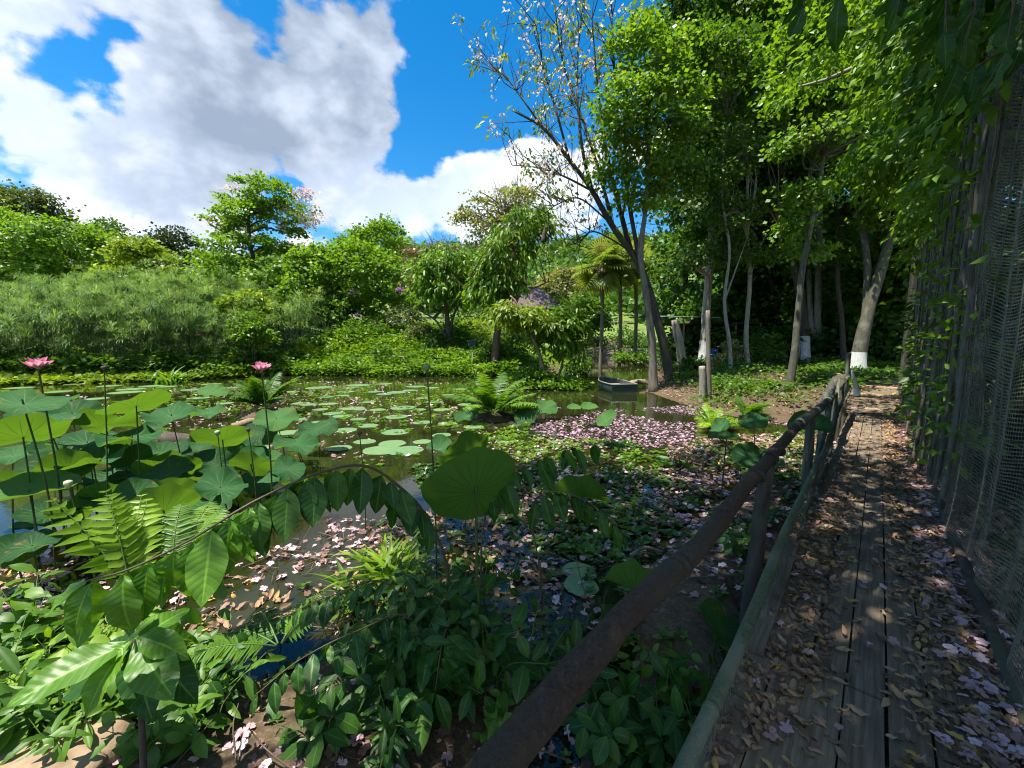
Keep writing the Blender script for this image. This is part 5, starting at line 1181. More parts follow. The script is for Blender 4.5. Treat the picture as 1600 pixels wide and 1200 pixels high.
    for (u, v, D, lb, foot) in ((60,573,3.7,'open pink lotus flower on a tall stalk at the far left','far left'),(409,577,4.3,'open pink lotus flower in front of the fern hummock','hummock')):
        c = at_d(u, v+4, D); root = np.array([c[0]-.05, c[1]+.1, -.2]); t = thing('lotus_flower', lb, 'flower', root)
        b = Buf(); b.tube(cr([root, (root+c)/2+[.03,0,0], c], 16), np.linspace(.010,.007,16), 7, cap=False); b.build('stalk', LSTALK, t)
        b = Buf()
        for ring, (n, el, L) in enumerate(((7,1.15,.085),(9,.80,.105),(9,.40,.110))):
            az = np.arange(n)*2*PI/n + ring*.3 + g.normal(0,.08,n); d = np.stack([np.cos(az)*math.cos(el), np.sin(az)*math.cos(el), 0*az+math.sin(el)], -1)
            b.inst(PET, frames(d, np.stack([-np.cos(az)*math.sin(el), -np.sin(az)*math.sin(el), 0*az+math.cos(el)], -1), L*g.uniform(.9,1.1,n), 1.), np.tile(c, (n,1)), g.random(n))
        b.build('petals', PK, t); b = Buf(); b.tube([c, c+[0,0,.02], c+[0,0,.04]], [.012,.02,.022], 12); b.build('seed_head', YL, t)
    for (u, v, D, r, lb, mat, foot) in ((163,576,3.8,.021,'dark dried lotus seed pod on a thin bent stalk, left of the sail-like leaf',B_DARK,(-.28,.1)),(667,575,3.0,.024,'green lotus seed pod on a tall bare stalk above the open water',plain_mat('pod_green',(.16,.24,.10)),(.03,.05)),
                                 (107,757,2.6,.022,'pale closed lotus bud on a curved green stalk by the fern tips',plain_mat('bud_pale',(.45,.48,.25)),(.06,.1)),(562,678,4.2,.022,'brown upright lotus bud beside the large pad pair',B_BROWN,(0,.05)),(388,672,4.4,.02,'slim dark lotus bud on a straight stalk below the short brown log',B_DARK,(.0,.05)),(340,677,4.6,.026,'pale round lotus pod standing before the rounded bright leaf',plain_mat('pod_pale',(.30,.36,.22)),(0,0))):
        c = at_d(u, v, D); root = np.array([c[0]+foot[0], c[1]+foot[1], -.2]); t = thing('lotus_pod', lb, 'seed pod', root)
        b = Buf(); b.tube(cr([root, (root+c)/2+[.02,0,.0], c], 16), np.linspace(.008,.005,16), 6, cap=False); b.build('stalk', LSTALK, t)
        b = Buf(); b.tube(c+np.array([[0,0,-r*1.2],[0,0,-r*.4],[0,0,r*.4],[0,0,r*1.0],[0,0,r*1.3]]), np.array([.25,.8,1.05,.9,.3])*r, 12, .5, .05); b.build('pod', mat, t)
lotus()
# ------------------------------------------------------------------ litter, petals and floating plants
DRY = var_mat('dry_leaf', [(0,(.11,.065,.035)),(.35,(.24,.15,.085)),(.6,(.33,.215,.14)),(.85,(.36,.22,.11)),(.94,(.50,.29,.05)),(1,(.36,.28,.18))], .15, .65, .35)
PETAL = var_mat('fallen_petal', [(0,(.17,.09,.06)),(.35,(.36,.22,.20)),(.7,(.52,.35,.38)),(1,(.66,.52,.55))], .25, .6)
def curled(seed):
    V, F, U = leaf_tpl(6, 2, w=.46, fold=.5, droop=-.5, wav=.08); r = np.random.default_rng(seed); V = V.copy()
    V[:, 2] += .12*np.sin(V[:, 1]*5+seed) + r.normal(0, .015, len(V)); return V, F, U
def flower_tpl(seed):
    """a fallen trumpet flower: crumpled tube with five lobes"""
    r = np.random.default_rng(seed); V = []; U = []; F = []
    for k in range(10):
        a = k*PI/5; V.append([.10*math.cos(a), .10*math.sin(a)-.1, .16]); V.append([.06*math.cos(a), .06*math.sin(a)-.75, .05])
    for k in range(10): k2 = (k+1) % 10; F.append([2*k, 2*k2, 2*k2+1, 2*k+1])
    for p in range(5):
        a = p*2*PI/5 + r.normal(0,.15); i = len(V); L = r.uniform(.38,.55); zz = r.uniform(-.05,.3)
        for tt, w in ((.09,.07),(.6,.22),(1,.12)):
            for s in (-1, 0, 1): V.append([math.cos(a)*L*tt - math.sin(a)*w*s, math.sin(a)*L*tt + math.cos(a)*w*s - .1, .16 + zz*tt*(1.2-tt) + r.normal(0,.03) + abs(s)*.03])
        for q in range(2):
            for s in range(2): F.append([i+q*3+s, i+q*3+s+1, i+(q+1)*3+s+1, i+(q+1)*3+s])
    V = np.array(V); return V, np.array(F), np.zeros((len(V), 2))
CURL = [curled(i) for i in range(5)]; FLOW = [flower_tpl(i) for i in range(5)]
def in_poly(q, P):
    P = np.asarray(P, float); ins = np.zeros(len(q), bool)
    for (ax, ay), (bx, by) in zip(P, np.roll(P, -1, 0)):
        ins ^= ((ay > q[:, 1]) != (by > q[:, 1])) & (q[:, 0] < (bx-ax)*(q[:, 1]-ay)/(by-ay+1e-12)+ax)
    return ins
def litter(name, label, cat, poly, dens, size, tpls, mat, seed, z=None, mask=None, tilt=.35, lift=.012, vm=None):
    g = np.random.default_rng(seed); P = np.asarray(poly, float); lo, hi = P.min(0), P.max(0); n = int(np.prod(hi-lo)*dens); q = g.uniform(lo, hi, (n, 2)); q = q[in_poly(q, P)]
    if mask is not None: q = q[g.random(len(q)) < mask(q[:, 0], q[:, 1])]
    n = len(q); zz = np.maximum(hgt(q[:, 0], q[:, 1]), 0.004) if z is None else np.full(n, z)
    a = g.uniform(0, 2*PI, n); d = np.stack([np.cos(a), np.sin(a), g.normal(0, tilt*.6, n)], -1); nh = unit(np.stack([g.normal(0, tilt, n), g.normal(0, tilt, n), np.where(g.random(n) < .5, 1., -1.)], -1))
    M = frames(d, nh, size*g.uniform(.6, 1.25, n)); C = np.stack([q[:, 0], q[:, 1], zz + lift*(1+g.random(n)*1.5)], -1); var = g.random(n) if vm is None else np.clip(g.normal(vm[0], vm[1], n), 0, 1)
    k = g.integers(0, len(tpls), n); b = Buf()
    for i, t in enumerate(tpls): s = k == i; b.inst(t, M[s], C[s], var[s])
    return tag(b.build(name, mat), label, cat, kind='stuff')
# on the boards: thick along both edges, thin in the trodden middle
def wx(x, y): return x*WN[0] + y*WN[1]
def ws(x, y): return x*WD[0] + y*WD[1]
deckp = poly_w((.2,-.44),(13,-.44),(13,.62),(.2,.62))
edge = lambda x, y: np.clip(.25+1.1*vnoise(x, y, 3.0, 88), 0, 1)*np.clip(.06 + .94*sm(wx(x, y), .07, .28) + 1.0*sm(-wx(x, y), .0, .18)*sm(6-ws(x, y), 0, 2) , 0, 1)
litter('leaf_litter', 'curled dry brown leaves strewn over the boardwalk, thick along its edges', 'dead leaves', deckp, 1000, .056, CURL, DRY, 51, DECK+.004, edge, lift=.008)
litter('fallen_flowers', 'faded pink blossoms fallen along the right edge of the boardwalk', 'blossom', deckp, 560, .05, FLOW, PETAL, 52, DECK+.010, lambda x, y: .06 + .94*sm(wx(x, y), .25, .45), lift=.008)
litter('path_litter', 'dry leaves scattered on the earth path past the boards', 'dead leaves', poly_w((12.6,-1.2),(26,-1.2),(26,1.4),(12.6,1.4)), 26, .11, CURL, DRY, 53, None, None, lift=.04)
litter('fence_litter', 'dry leaves and blossoms heaped at the foot of the net fence', 'dead leaves', poly_w((1.2,.5),(13,.5),(13,1.0),(1.2,1.0)), 260, .08, CURL+FLOW, DRY, 54, DECK-.06, None, lift=.02, tilt=.6)
# on the near mud and the water
near = [(-4.5,1.2),(4.5,1.2),(7.5,9.2),(4,8.5),(1.5,6.2),(-1.2,4.6),(-4.5,4.0)]
clus = lambda sc, s, a, b: (lambda x, y: sm(vnoise(x, y, sc, s), a, b))
litter('mud_litter', 'dead leaves lying on the mud and shallow water by the near bank', 'dead leaves', near, 170, .075, CURL, DRY, 55, None, clus(1.1, 15, .40, .66), lift=.006)
litter('mud_blossom', 'pink trumpet blossoms fallen on the near mud and dark water', 'blossom', near, 190, .06, FLOW, PETAL, 56, None, clus(1.2, 25, .36, .66), lift=.006)
litter('plant_petals', 'pale petals caught among the floating plants', 'petals', G((640,735),(800,680),(960,690),(1120,690),(1300,680),(1240,800),(1120,900),(960,900),(820,850)), 110, .055, FLOW, PETAL, 66, None, clus(.9, 44, .35, .6), lift=.025)
carpet = G((860,652),(960,640),(1090,634),(1220,645),(1300,652),(1300,664),(1180,664),(1090,672),(1075,695),(1000,700),(900,690),(820,672))
litter('petal_carpet', 'carpet of fallen pink petals floating on the water before the mud bank', 'petals', carpet, 170, .06, FLOW, var_mat('pink_petal', [(0,(.18,.10,.12)),(.5,(.38,.22,.31)),(1,(.56,.41,.48))], .2), 57, .006, clus(.75, 5, .36, .60), lift=.006)
litter('floating_petals', 'pale petals and bits dotted over the open pond', 'petals', G((20,625),(430,595),(800,598),(880,640),(800,690),(600,720),(430,720)), 14, .09, FLOW+CURL, PETAL, 58, .006, clus(.5, 61, .3, .6), lift=.004)
litter('shore_litter', 'dead leaves on the shaded mud bank under the trees', 'dead leaves', [(5.5,12.5),(7.6,10.4),(10.5,13.5),(15,22),(9,26),(6,17)], 30, .10, CURL, DRY, 59, None, None, lift=.02)
# floating rosettes
def rosettes(name, label, poly, dens, ls, mat, seed, mask, per=8, zoff=.012, wid=.75, rise=.35):
    g = np.random.default_rng(seed); P = np.asarray(poly, float); lo, hi = P.min(0), P.max(0); q = g.uniform(lo, hi, (int(np.prod(hi-lo)*dens), 2)); q = q[in_poly(q, P)]; q = q[g.random(len(q)) < mask(q[:, 0], q[:, 1])]
    n = len(q); idx = np.repeat(np.arange(n), per); a = (np.tile(np.arange(per), n)*2*PI/per*1.0 + np.repeat(g.uniform(0, 6.28, n), per) + g.normal(0, .3, n*per)); el = np.abs(g.normal(rise, .3, n*per))
    d = np.stack([np.cos(a)*np.cos(el), np.sin(a)*np.cos(el), np.sin(el)], -1); s = np.repeat(g.uniform(.5, 1.3, n), per)*ls
    C = np.stack([q[idx, 0], q[idx, 1], np.maximum(hgt(q[:, 0], q[:, 1]), 0)[idx] + zoff], -1) + d*s[:, None]*.12
    b = Buf(); b.inst(LEAF, frames(d, np.stack([-np.cos(a)*.4, -np.sin(a)*.4, 1+0*a], -1), s, wid), C, np.clip(np.repeat(vnoise(q[:, 0], q[:, 1], .9, seed), per) + g.normal(0, .18, n*per), 0, 1))
    return tag(b.build(name, mat), label, 'water plants', kind='stuff')
fp = G((640,735),(800,680),(960,690),(1120,690),(1270,672),(1300,680),(1240,800),(1120,900),(960,900),(820,850),(690,800))
rosettes('floating_plants', 'mat of small floating water plants before the railing', fp, 120, .07, L_FLOAT, 61, clus(1.0, 33, .40, .62))
rosettes('water_weed', 'scattered low water weeds over the near mud and shallows', near, 26, .06, L_FLOAT, 62, clus(1.0, 71, .48, .72))
rosettes('pond_edge_weed', 'small pale water weeds near the petal carpet', G((700,690),(880,650),(1000,700),(1280,672),(1290,690),(1100,740),(800,740)), 40, .09, L_BRIGHT, 63, clus(.9, 81, .45, .7))

rosettes('pond_weed', 'small green floating weeds dotted over the open pond', G((20,640),(430,600),(800,602),(870,640),(800,690),(560,740),(430,720)), 9, .085, L_BRIGHT, 67, clus(.6, 91, .40, .62), rise=.12)
def sticks():
    g = np.random.default_rng(71); b = Buf()
    for k in range(260):
        x, y = g.uniform(-2.6, 2.6), g.uniform(1.4, 4.2); z = max(gz(x, y), 0); a = g.uniform(0, 6.28); L = g.uniform(.08, .45); d = np.array([math.cos(a), math.sin(a), g.normal(.05,.25)])*L
        if (x*WN[0]+y*WN[1]) > -.6: continue
        p = np.array([x, y, z+.012]); b.tube(cr([p, p+d*.5+g.normal(size=3)*.02*[1,1,.5]+[0,0,.01], p+d], 6), np.linspace(.004,.002,6)*g.uniform(.6,1.6), 5, g.random(), cap=False)
    tag(b.build('fallen_twigs', STEM_BR), 'thin dry twigs scattered over the near mud', 'twigs', kind='stuff')
sticks()
# ------------------------------------------------------------------ ferns, grass and leafy plants
PINNA = (np.array([[0,0,0],[-.16,.12,.02],[.16,.12,.02],[-.13,.5,.0],[.13,.5,.0],[0,1,-.14],[0,.5,-.03]]), [np.array([[0,2,4,6],[0,6,3,1]]), np.array([[6,4,5],[6,5,3]])], np.array([[0,0],[-1,.1],[1,.1],[-1,.5],[1,.5],[0,1],[0,.5]]))
def fern(name, label, base, L, nf, mat, seed, el=(.5,1.2), npin=26, pl=.24, wid=.8, az0=None, curl=.9, cat='fern'):
    g = np.random.default_rng(seed); base = np.asarray(base, float); t = thing(name, label, cat, base); rb = Buf(); pb = Buf()
    for f in range(nf):
        a = g.uniform(0, 2*PI) if az0 is None else az0[f % len(az0)] + g.normal(0, .1); e = g.uniform(*el); l = L*g.uniform(.7, 1.1)
        s = np.linspace(0, 1, 20); h = np.array([math.cos(a), math.sin(a), 0]); th = e - curl*s**1.5*g.uniform(.6, 1.2)
        P = base + np.cumsum(np.stack([np.cos(th)*h[0], np.cos(th)*h[1], np.sin(th)], -1)*l/20, 0)
        rb.tube(P, np.linspace(.006, .002, 20)*max(1, L), 4, .5, cap=False)
        k = np.linspace(3, 19, npin); i = np.clip(k.astype(int), 0, 18); fr = (k-i)[:, None]; Q = P[i]*(1-fr)+P[i+1]*fr; T = unit(P[i+1]-P[i]); up = unit(np.cross(np.cross(T, [0,0,1.]), T)); sd = np.cross(T, up)
        w = np.sin(np.linspace(.25, 1, npin)*PI*.97)**.6*pl*l; tone = g.random()
        for sg in (-1, 1):
            d = unit(sd*sg + T*.35 - up*.12 + g.normal(size=Q.shape)*.07); pb.inst(PINNA, frames(d, up+g.normal(size=Q.shape)*.12, w, wid*1.0), Q, np.clip(tone+g.normal(0,.08,npin), 0, 1))
    rb.build('stalk', STEM, t); pb.build('fronds', mat, t); return t
def hb(u, v): p = at_z(u, v); return [p[0], p[1], max(gz(p[0], p[1]), 0)]
fern('fern_clump', 'big dark fern clump on a hummock under the right pink lotus flower', hb(415,646), 1.25, 30, L_MID, 1, (.5,1.35), 24, .20)
fern('fern_clump', 'fern clump on the hummock left of the crooked tan tree', hb(770,655), 1.35, 30, L_FERN, 2, (.4,1.3), 24, .20)
fern('fern_clump', 'small sunlit fern on the mud among the pink petals', hb(1112,672), .85, 18, L_FERNB, 3, (.4,1.3), 20, .22)
fern('fern_clump', 'darker fern just right of the small sunlit one on the mud', hb(1165,655), .75, 12, L_FERN, 4, (.5,1.3), 20, .22)
p = at_d(205, 925, 2.15); fern('sword_fern', 'bright yellow-green broad fern fronds standing at lower left', [p[0], p[1], p[2]], .62, 5, L_FERNB, 5, (1.0,1.3), 11, .24, .95, az0=[2.6,2.2,2.9,3.3,1.8], curl=.4)
p = at_d(268, 895, 2.3); fern('feather_fern', 'narrow-leafleted green frond fan right of the bright broad fern', [p[0], p[1], p[2]], .60, 6, L_FERN, 6, (.5,1.2), 26, .32, .5, az0=[1.6,.8,.3,1.2,2.0,.1], curl=.6)
p = at_d(435, 985, 2.2); fern('feather_fern', 'small dim fern over the dark water left of the grass tuft', [p[0], p[1], p[2]-.1], .42, 6, L_FERN, 7, (.3,.9), 22, .30, .5, az0=[.3,2.4,.9,2.9,1.6,3.4], curl=.6)

def grass(name, label, base, n, L, mat, seed, spread=.12):
    g = np.random.default_rng(seed); base = np.asarray(base, float); b = Buf(); P = base + g.normal(size=(n,3))*[spread,spread,.01]; a = g.uniform(0,6.28,n); d = unit(np.stack([np.cos(a)*.5, np.sin(a)*.5, np.ones(n)], -1)+g.normal(size=(n,3))*.2)
    T = leaf_tpl(7, 1, w=.075, fold=.3, droop=.9, wav=.01); b.inst(T, frames(d, np.stack([np.cos(a+PI), np.sin(a+PI), .6+0*a], -1), L*g.uniform(.5,1.15,n)), P, g.random(n)); return tag(b.build(name, mat), label, 'grass tuft')
grass('grass_tuft', 'bright tuft of arching grass at the dark water, centre foreground', hb(612,925), 110, .46, L_GRASS, 1, .10)
grass('grass_tuft', 'thin dark sedge tuft left of the bright grass tuft', hb(560,950), 40, .42, L_MID, 2, .05)
grass('spiky_plant', 'spiky rosette plant on the mud bank left of the crooked mossy tree', on_land(1207, 13.6), 40, .55, L_FERN, 3, .05)
grass('grass_tuft', 'tuft of tall green blades at the papyrus shore', on_land(262, 20.4), 60, 1.6, L_FERN, 4, .3)

def leafy(name, label, base, stems, mat, seed, L, tpls=None, per=10, droop=.5, start=.3, cat='plant', r=.008, wid=1., sm_=STEM_BR, pairs=False, sp=.5):
    """stems are world paths; leaves stand along each of them"""
    g = np.random.default_rng(seed); t = thing(name, label, cat, base); sb = Buf(); lb = Buf(); tpls = tpls or [LEAF_M]
    for P in stems:
        Q = cr(P, 30); sb.tube(Q, np.linspace(r, r*.35, 30), 7, .5, .04, seed=seed, cap=False); T = unit(np.gradient(Q, axis=0))
        n = per; k = np.clip(np.linspace(start*29, 29, n).astype(int), 0, 29); sd = unit(np.cross(T[k], [0,0,1.])+1e-4); ph = g.uniform(0,6.28)
        if pairs: k = np.repeat(k, 2); sd = unit(np.cross(T[k], [0,0,1.])+1e-4); sg = np.tile([-1,1], n)[:, None]; d = unit(sd*sg*sp + T[k]*.30 + [0,0,-droop] + g.normal(size=(2*n,3))*.12)
        else:
            a = ph + np.arange(n)*2.4; up = np.cross(sd, T[k]); d = unit((sd*np.cos(a)[:, None] + up*np.sin(a)[:, None])*1.0 + T[k]*.5 + [0,0,-droop] + g.normal(size=(n,3))*.15)
        m = len(k); nh = unit(np.tile([0,0,1.],(m,1))*(.8) + g.normal(size=(m,3))*.18 - [0,.35,0])
        taper = .75 + .35*np.sin(np.linspace(.2,1,m)*PI)
        w = g.integers(0, len(tpls), m); s = L*taper*g.uniform(.5,1.3,m); tone = np.clip(g.normal(.45,.25,m), 0, 1)
        for i, tp in enumerate(tpls): z = w == i; lb.inst(tp, frames(d[z], nh[z], s[z], wid), Q[k][z] + d[z]*.012, tone[z])
    if stems: sb.build('stem', sm_, t); lb.build('leaves', mat, t)
    return t
def dp(*l): return [at_d(u, v, D) for u, v, D in l]
HERB_T = [[leaf_tpl(6,2,w=.40),leaf_tpl(6,2,w=.46,fold=.1,droop=.5)],[leaf_tpl(6,2,w=.24,droop=.5),leaf_tpl(6,2,w=.28,fold=.4,droop=.15)],[leaf_tpl(6,2,w=.55,fold=.15,droop=.3),leaf_tpl(6,2,w=.48,pk=.35,droop=.6)]]
def foreground():
    g = np.random.default_rng(33)
    b0 = at_z(706, 1045); b0[2] = gz(b0[0], b0[1])-.05
    st = dp((700,960,2.35),(697,880,2.2),(665,805,2.1),(620,757,2.0),(570,728,1.92),(500,738,1.75),(400,782,1.58),(300,842,1.45),(205,888,1.36),(135,908,1.32))
    t = leafy('arching_sapling', 'sapling arching left with paired quilted leaves hanging from its long bough', b0, [], L_BIGLEAF, 1, .2, cat='sapling')
    sb = Buf(); Q = cr([b0]+st, 70); sb.tube(Q, np.interp(np.linspace(0,1,70),[0,.4,1],[.010,.007,.003]), 8, .5, .04, cap=False); sb.build('stem', STEM_BR, t)
    lb = Buf(); yb = Buf(); T = unit(np.gradient(Q, axis=0)); S = np.concatenate([[0], np.cumsum(np.linalg.norm(np.diff(Q, axis=0), axis=1))]); s = S[20]
    while s < S[-1]:
        i = int(np.searchsorted(S, s)); i = min(i, 69); sd = unit(np.cross(T[i], [0,0,1.])); q = s/S[-1]
        for sg in (-1, 1):
            d = unit(sd*sg*(.42 + .1*g.normal()) + T[i]*.30 + [0,0,-1.0 if q > .5 else -.65] + g.normal(size=3)*.17)
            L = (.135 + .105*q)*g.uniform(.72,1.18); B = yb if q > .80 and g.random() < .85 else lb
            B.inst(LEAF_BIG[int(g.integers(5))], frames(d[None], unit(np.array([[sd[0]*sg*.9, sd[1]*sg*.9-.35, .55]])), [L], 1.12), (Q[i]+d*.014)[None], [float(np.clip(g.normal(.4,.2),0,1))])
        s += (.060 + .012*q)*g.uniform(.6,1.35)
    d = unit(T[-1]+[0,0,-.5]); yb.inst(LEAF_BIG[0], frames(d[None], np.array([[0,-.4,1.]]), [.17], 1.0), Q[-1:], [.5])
    lb.build('leaves', L_BIGLEAF, t); o = yb.build('sunlit_leaves', L_BIGSUNLIT, t); o['label'] = 'light green sunlit leaves at the bough tip'  # bough-tip leaves get their sunlit look from the paler colour
    # boughs to the right of the same thicket
    b1 = at_z(770, 1000); b1[2] = gz(b1[0], b1[1])
    leafy('thicket_sapling', 'sapling bending right over the floating plants, behind the biggest lotus leaf', b1, [[b1]+dp((752,900,2.4),(762,790,2.35),(800,740,2.35),(870,705,2.4),(960,688,2.5))], L_BIGLEAF, 2, .165, LEAF_BIG, 12, .75, .42, 'sapling', .007, pairs=True)
    b2 = at_z(850, 990); b2[2] = gz(b2[0], b2[1])
    leafy('thicket_sapling', 'sapling with glossy quilted leaves hanging right of the biggest lotus stalk', b2, [[b2]+dp((845,900,2.35),(830,800,2.25),(860,768,2.2),(920,785,2.2),(975,835,2.2))], L_BIGLEAF, 3, .17, LEAF_BIG, 9, .9, .5, 'sapling', .006, pairs=True)
    # large-leaved plants at lower left
    def rise(u, v, D, h, dx=0., dy=0.): p = at_d(u, v, D); z = gz(p[0], p[1]); return [np.array([p[0], p[1], z-.03]), np.array([p[0]+dx*.4, p[1]+dy*.4, z+h*.55]), np.array([p[0]+dx, p[1]+dy, z+h])]
    S0 = at_d(210, 1000, 1.5); base = np.array([S0[0]-.01, S0[1]-.02, gz(S0[0], S0[1])-.03])
    t = leafy('broadleaf_sapling', 'dark-stemmed sapling with very large leaves at the lower left corner', base, [], L_BIGSUNLIT, 4, .2, cat='sapling')
    sb = Buf(); Q = cr([base, (base+S0)/2+[.01,0,0], S0], 16); sb.tube(Q, np.linspace(.013,.008,16), 8, .5, .05); sb.build('stem', B_DARK, t)
    LV = [((205,1000),(92,1135),1.5,1.28,.6),((200,1005),(-10,1100),1.5,1.25,.2),((210,990),(245,955),1.5,1.6,.7),((215,995),(290,1010),1.5,1.45,.3),((215,1002),(318,1100),1.5,1.42,.15),((212,1005),(270,1090),1.5,1.35,.2),((208,1000),(150,1040),1.5,1.4,.6),((214,1000),(300,940),1.5,1.7,.3),((206,1010),(120,1060),1.5,1.7,.15),((212,1000),(330,985),1.5,1.75,.3),((210,1010),(225,1130),1.5,1.3,.1)]
    lb = Buf(); db = Buf()
    for (a, c, D1, D2, tone) in LV:
        P, E = at_d(*a, D1), at_d(*c, D2); d = E-P; L = np.linalg.norm(d)*1.02; (db if tone < .18 else lb).inst(LEAF_BIG[int(g.integers(5))], frames(unit(d)[None], np.array([[.1,-.45,.9]]), [L], 1.05), P[None], [tone])
    lb.build('sunlit_leaves', L_BIGSUNLIT, t); db.build('leaves', L_BIGLEAF, t)  # paler blades have sunlight put into their colour
    # herbs: label, (u, v, D), height, stems, leaf length, leaves, material
    HB = [('herb','tall green plant at the left edge behind the small leafy weeds',(15,930,2.45),0.55,8,0.17,9,L_FERN),('herb','broad light green plant left of the very large leaves',(80,1010,1.90),0.42,8,0.17,8,L_FERN),('herb','narrow-leaved bright plant at the foot of the bright broad fern',(165,960,2.15),0.46,9,0.17,9,L_FERNB),('herb','fresh broad-leaved plant right of the bright broad fern',(270,950,2.20),0.42,8,0.15,9,L_FERN),('herb','sunlit plant leaning over the sandy rock',(110,1120,1.75),0.32,7,0.15,8,L_FERN),('herb','dark narrow-leaved plant behind the very large leaves',(300,1050,1.95),0.34,7,0.14,9,L_HERB),('herb','low sunlit plant right of the dark stem at lower left',(265,1140,1.75),0.24,7,0.12,8,L_FERN),('herb','leafy green plant in the corner below the left edge weeds',(-20,1020,1.85),0.50,8,0.18,9,L_FERN),('herb','sunlit leafy herb at the left edge below the low blue-green lotus leaf',(40,960,2.3),.42,7,.13,9,L_FERN),('herb','light green herb clump between the bright fern and the left edge',(95,985,2.15),.36,6,.13,8,L_FERNB),
          ('herb','bright low herb right of the very large leaves at lower left',(300,1000,1.9),.36,6,.13,8,L_FERN),('herb','leafy weed at the extreme lower left edge above the pale rock',(10,1090,1.75),.35,6,.13,8,L_FERN),
          ('herb','dark leafy plant low in the centre thicket',(585,1060,2.1),.50,7,.15,10,L_HERB),
          ('herb','tall dark plant in the middle of the centre thicket',(660,1060,2.15),.66,7,.17,11,L_HERB),('herb','dark broad-leaved plant under the arching sapling stem',(710,1090,2.05),.52,7,.18,9,L_BIGLEAF),
          ('herb','dark plant left of the biggest lotus stalk foot',(765,1060,2.15),.56,7,.15,10,L_HERB),('herb','small dark plant right of the biggest lotus stalk foot',(825,1060,2.2),.40,6,.13,9,L_HERB),
          ('herb','bright small herb beside the brown rail near the bottom edge',(770,1160,1.85),.26,5,.10,8,L_FERN),('herb','strap-leaved herb at the bottom edge left of centre',(520,1180,1.8),.26,7,.16,6,L_HERB),
          ('herb','low green herb at the bottom edge right of the strap-leaved one',(610,1190,1.75),.28,6,.12,8,L_HERB),('herb','leafy plant filling the corner below the brown rail',(950,1130,1.85),.34,8,.14,10,L_HERB),
          ('herb','dark vine-like plant under the brown rail at the bottom edge',(1010,1180,1.75),.34,8,.14,10,L_HERB),('herb','plant with large quilted leaves between the two rails near the bottom',(1085,1120,1.8),.34,5,.22,6,L_BIGLEAF),
          ('herb','light green small herb below the dark drooping lotus leaf',(1050,1060,2.1),.26,6,.09,9,L_FERN),('herb','small bright herb beside the bamboo rail low on the mud',(1120,1170,1.75),.26,5,.09,9,L_FERN),
          ('herb','dark narrow-leaved plant behind the bright grass tuft',(690,940,2.6),.60,8,.15,11,L_HERB),('herb','leafy plant between the grass tuft and the biggest lotus stalk',(740,960,2.5),.50,8,.14,11,L_HERB),
          ('herb','tangle of thin-stemmed dark leaves behind the middle of the centre thicket',(620,1010,2.35),.62,11,.12,12,L_HERB),('herb','bright small-leaved weed clump at the left edge by the large leaves',(60,1040,1.95),.38,10,.09,11,L_FERNB),('herb','fresh green weed clump behind the very large leaves',(190,1040,1.95),.40,9,.10,10,L_FERN),('herb','dark plant in shadow below the V-folded lotus leaf',(900,1010,2.3),.34,6,.13,9,L_HERB),('herb','low weed on the mud right of the V-folded lotus leaf',(1190,905,3.0),.26,7,.10,9,L_FERN),
          ('herb','low weed tuft at the foot of the bamboo rail in the shallows',(1160,830,3.4),.24,7,.10,9,L_FLOAT),
          ]
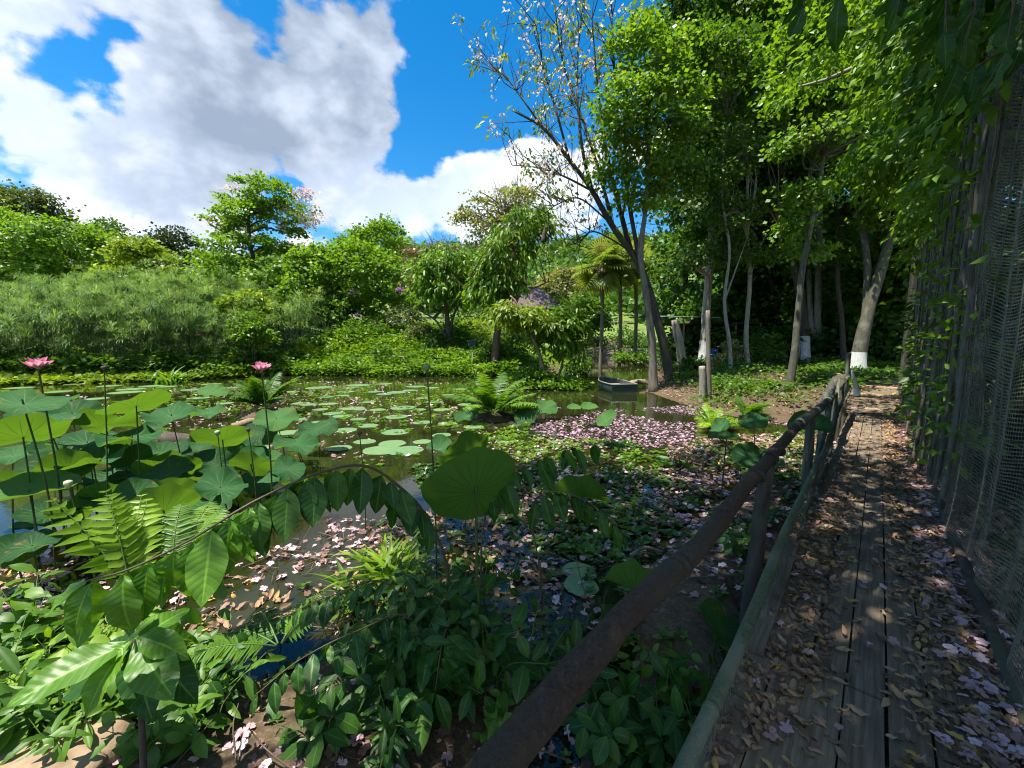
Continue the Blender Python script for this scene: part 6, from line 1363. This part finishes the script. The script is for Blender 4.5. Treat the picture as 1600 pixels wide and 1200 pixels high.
    for k, (nm, lb_, (u, v, D), h, ns, L, per, m) in enumerate(HB):
        p = at_d(u, v, D); b = np.array([p[0], p[1], gz(p[0], p[1])]); sts = []
        for i in range(ns):
            a = g.uniform(0, 6.28); q = g.uniform(.25, .75)*h; hh = h*g.uniform(.7, 1.15); bb = b + [*g.normal(0, .04, 2), -.02]
            sts.append([bb, bb+[math.cos(a)*q*.3, math.sin(a)*q*.3, hh*.6], bb+[math.cos(a)*q, math.sin(a)*q, hh]])
        leafy(nm, lb_, b, sts, m, 100+k, L, HERB_T[k % 3] if m is not L_BIGLEAF else LEAF_BIG, per, .35, .2, 'plant', .0045, 1.0, STEM)
    # leafy boughs reaching left over the litter from the thicket
    for k, (lb_, pts, L) in enumerate((('dark leafy bough reaching left over the fallen blossoms',[(690,1040,2.2),(640,965,2.1),(560,985,1.95),(470,1030,1.8),(400,1085,1.7)],.13),('second dark bough reaching left, higher and over the dark water',[(680,1000,2.3),(610,915,2.25),(520,930,2.15),(440,965,2.05)],.12),('drooping dark bough at the foot of the arching sapling',[(700,1060,2.2),(700,985,2.1),(690,1010,1.95),(680,1080,1.85)],.2))):
        P = dp(*pts); b = P[0].copy(); b[2] = gz(b[0], b[1]); leafy('leafy_bough', lb_, b, [[b]+P[1:]], L_HERB if L < .15 else L_BIGLEAF, 60+k, L, LEAF_BIG, 11, .55, .25, 'branch', .006, pairs=True, sp=.8)
    # pale rocks, lower left corner
    for lb_, u, v, D, s in (('large pale sandy rock in the bottom left corner',50,1205,1.6,(.26,.18,.10)),('smaller sandy rock behind the large one at lower left',140,1130,1.75,(.16,.13,.11))):
        p = at_d(u, v, D); z = gz(p[0], p[1]); n, m = 26, 14; V = []
        for i in range(m):
            for j in range(n):
                th = PI*i/(m-1); ph = 2*PI*j/n; d = np.array([math.sin(th)*math.cos(ph), math.sin(th)*math.sin(ph), math.cos(th)]); q = np.sign(d)*np.abs(d)**.8
                f = 1 + .22*(vnoise(d[0]*2+d[2], d[1]*2-d[2], 1.6, 5+int(u))-.5) + .08*(vnoise(d[0]*6, d[1]*6+d[2]*5, 1.5, 9)-.5); V.append(p*[1,1,0] + [0,0,z+s[2]*.4] + q*np.array(s)*f)
        i, j = np.meshgrid(np.arange(m-1), np.arange(n), indexing='ij'); b = Buf(); b.add(V, np.stack([i*n+j, i*n+(j+1)%n, (i+1)*n+(j+1)%n, (i+1)*n+j], -1).reshape(-1,4))
        tag(b.build('rock', MATS.get('sandstone') or plain_mat('sandstone', (.27,.19,.12), .9, .4, 9, bump=.6)), lb_, 'rock')
    # loose twigs on the mud
foreground()
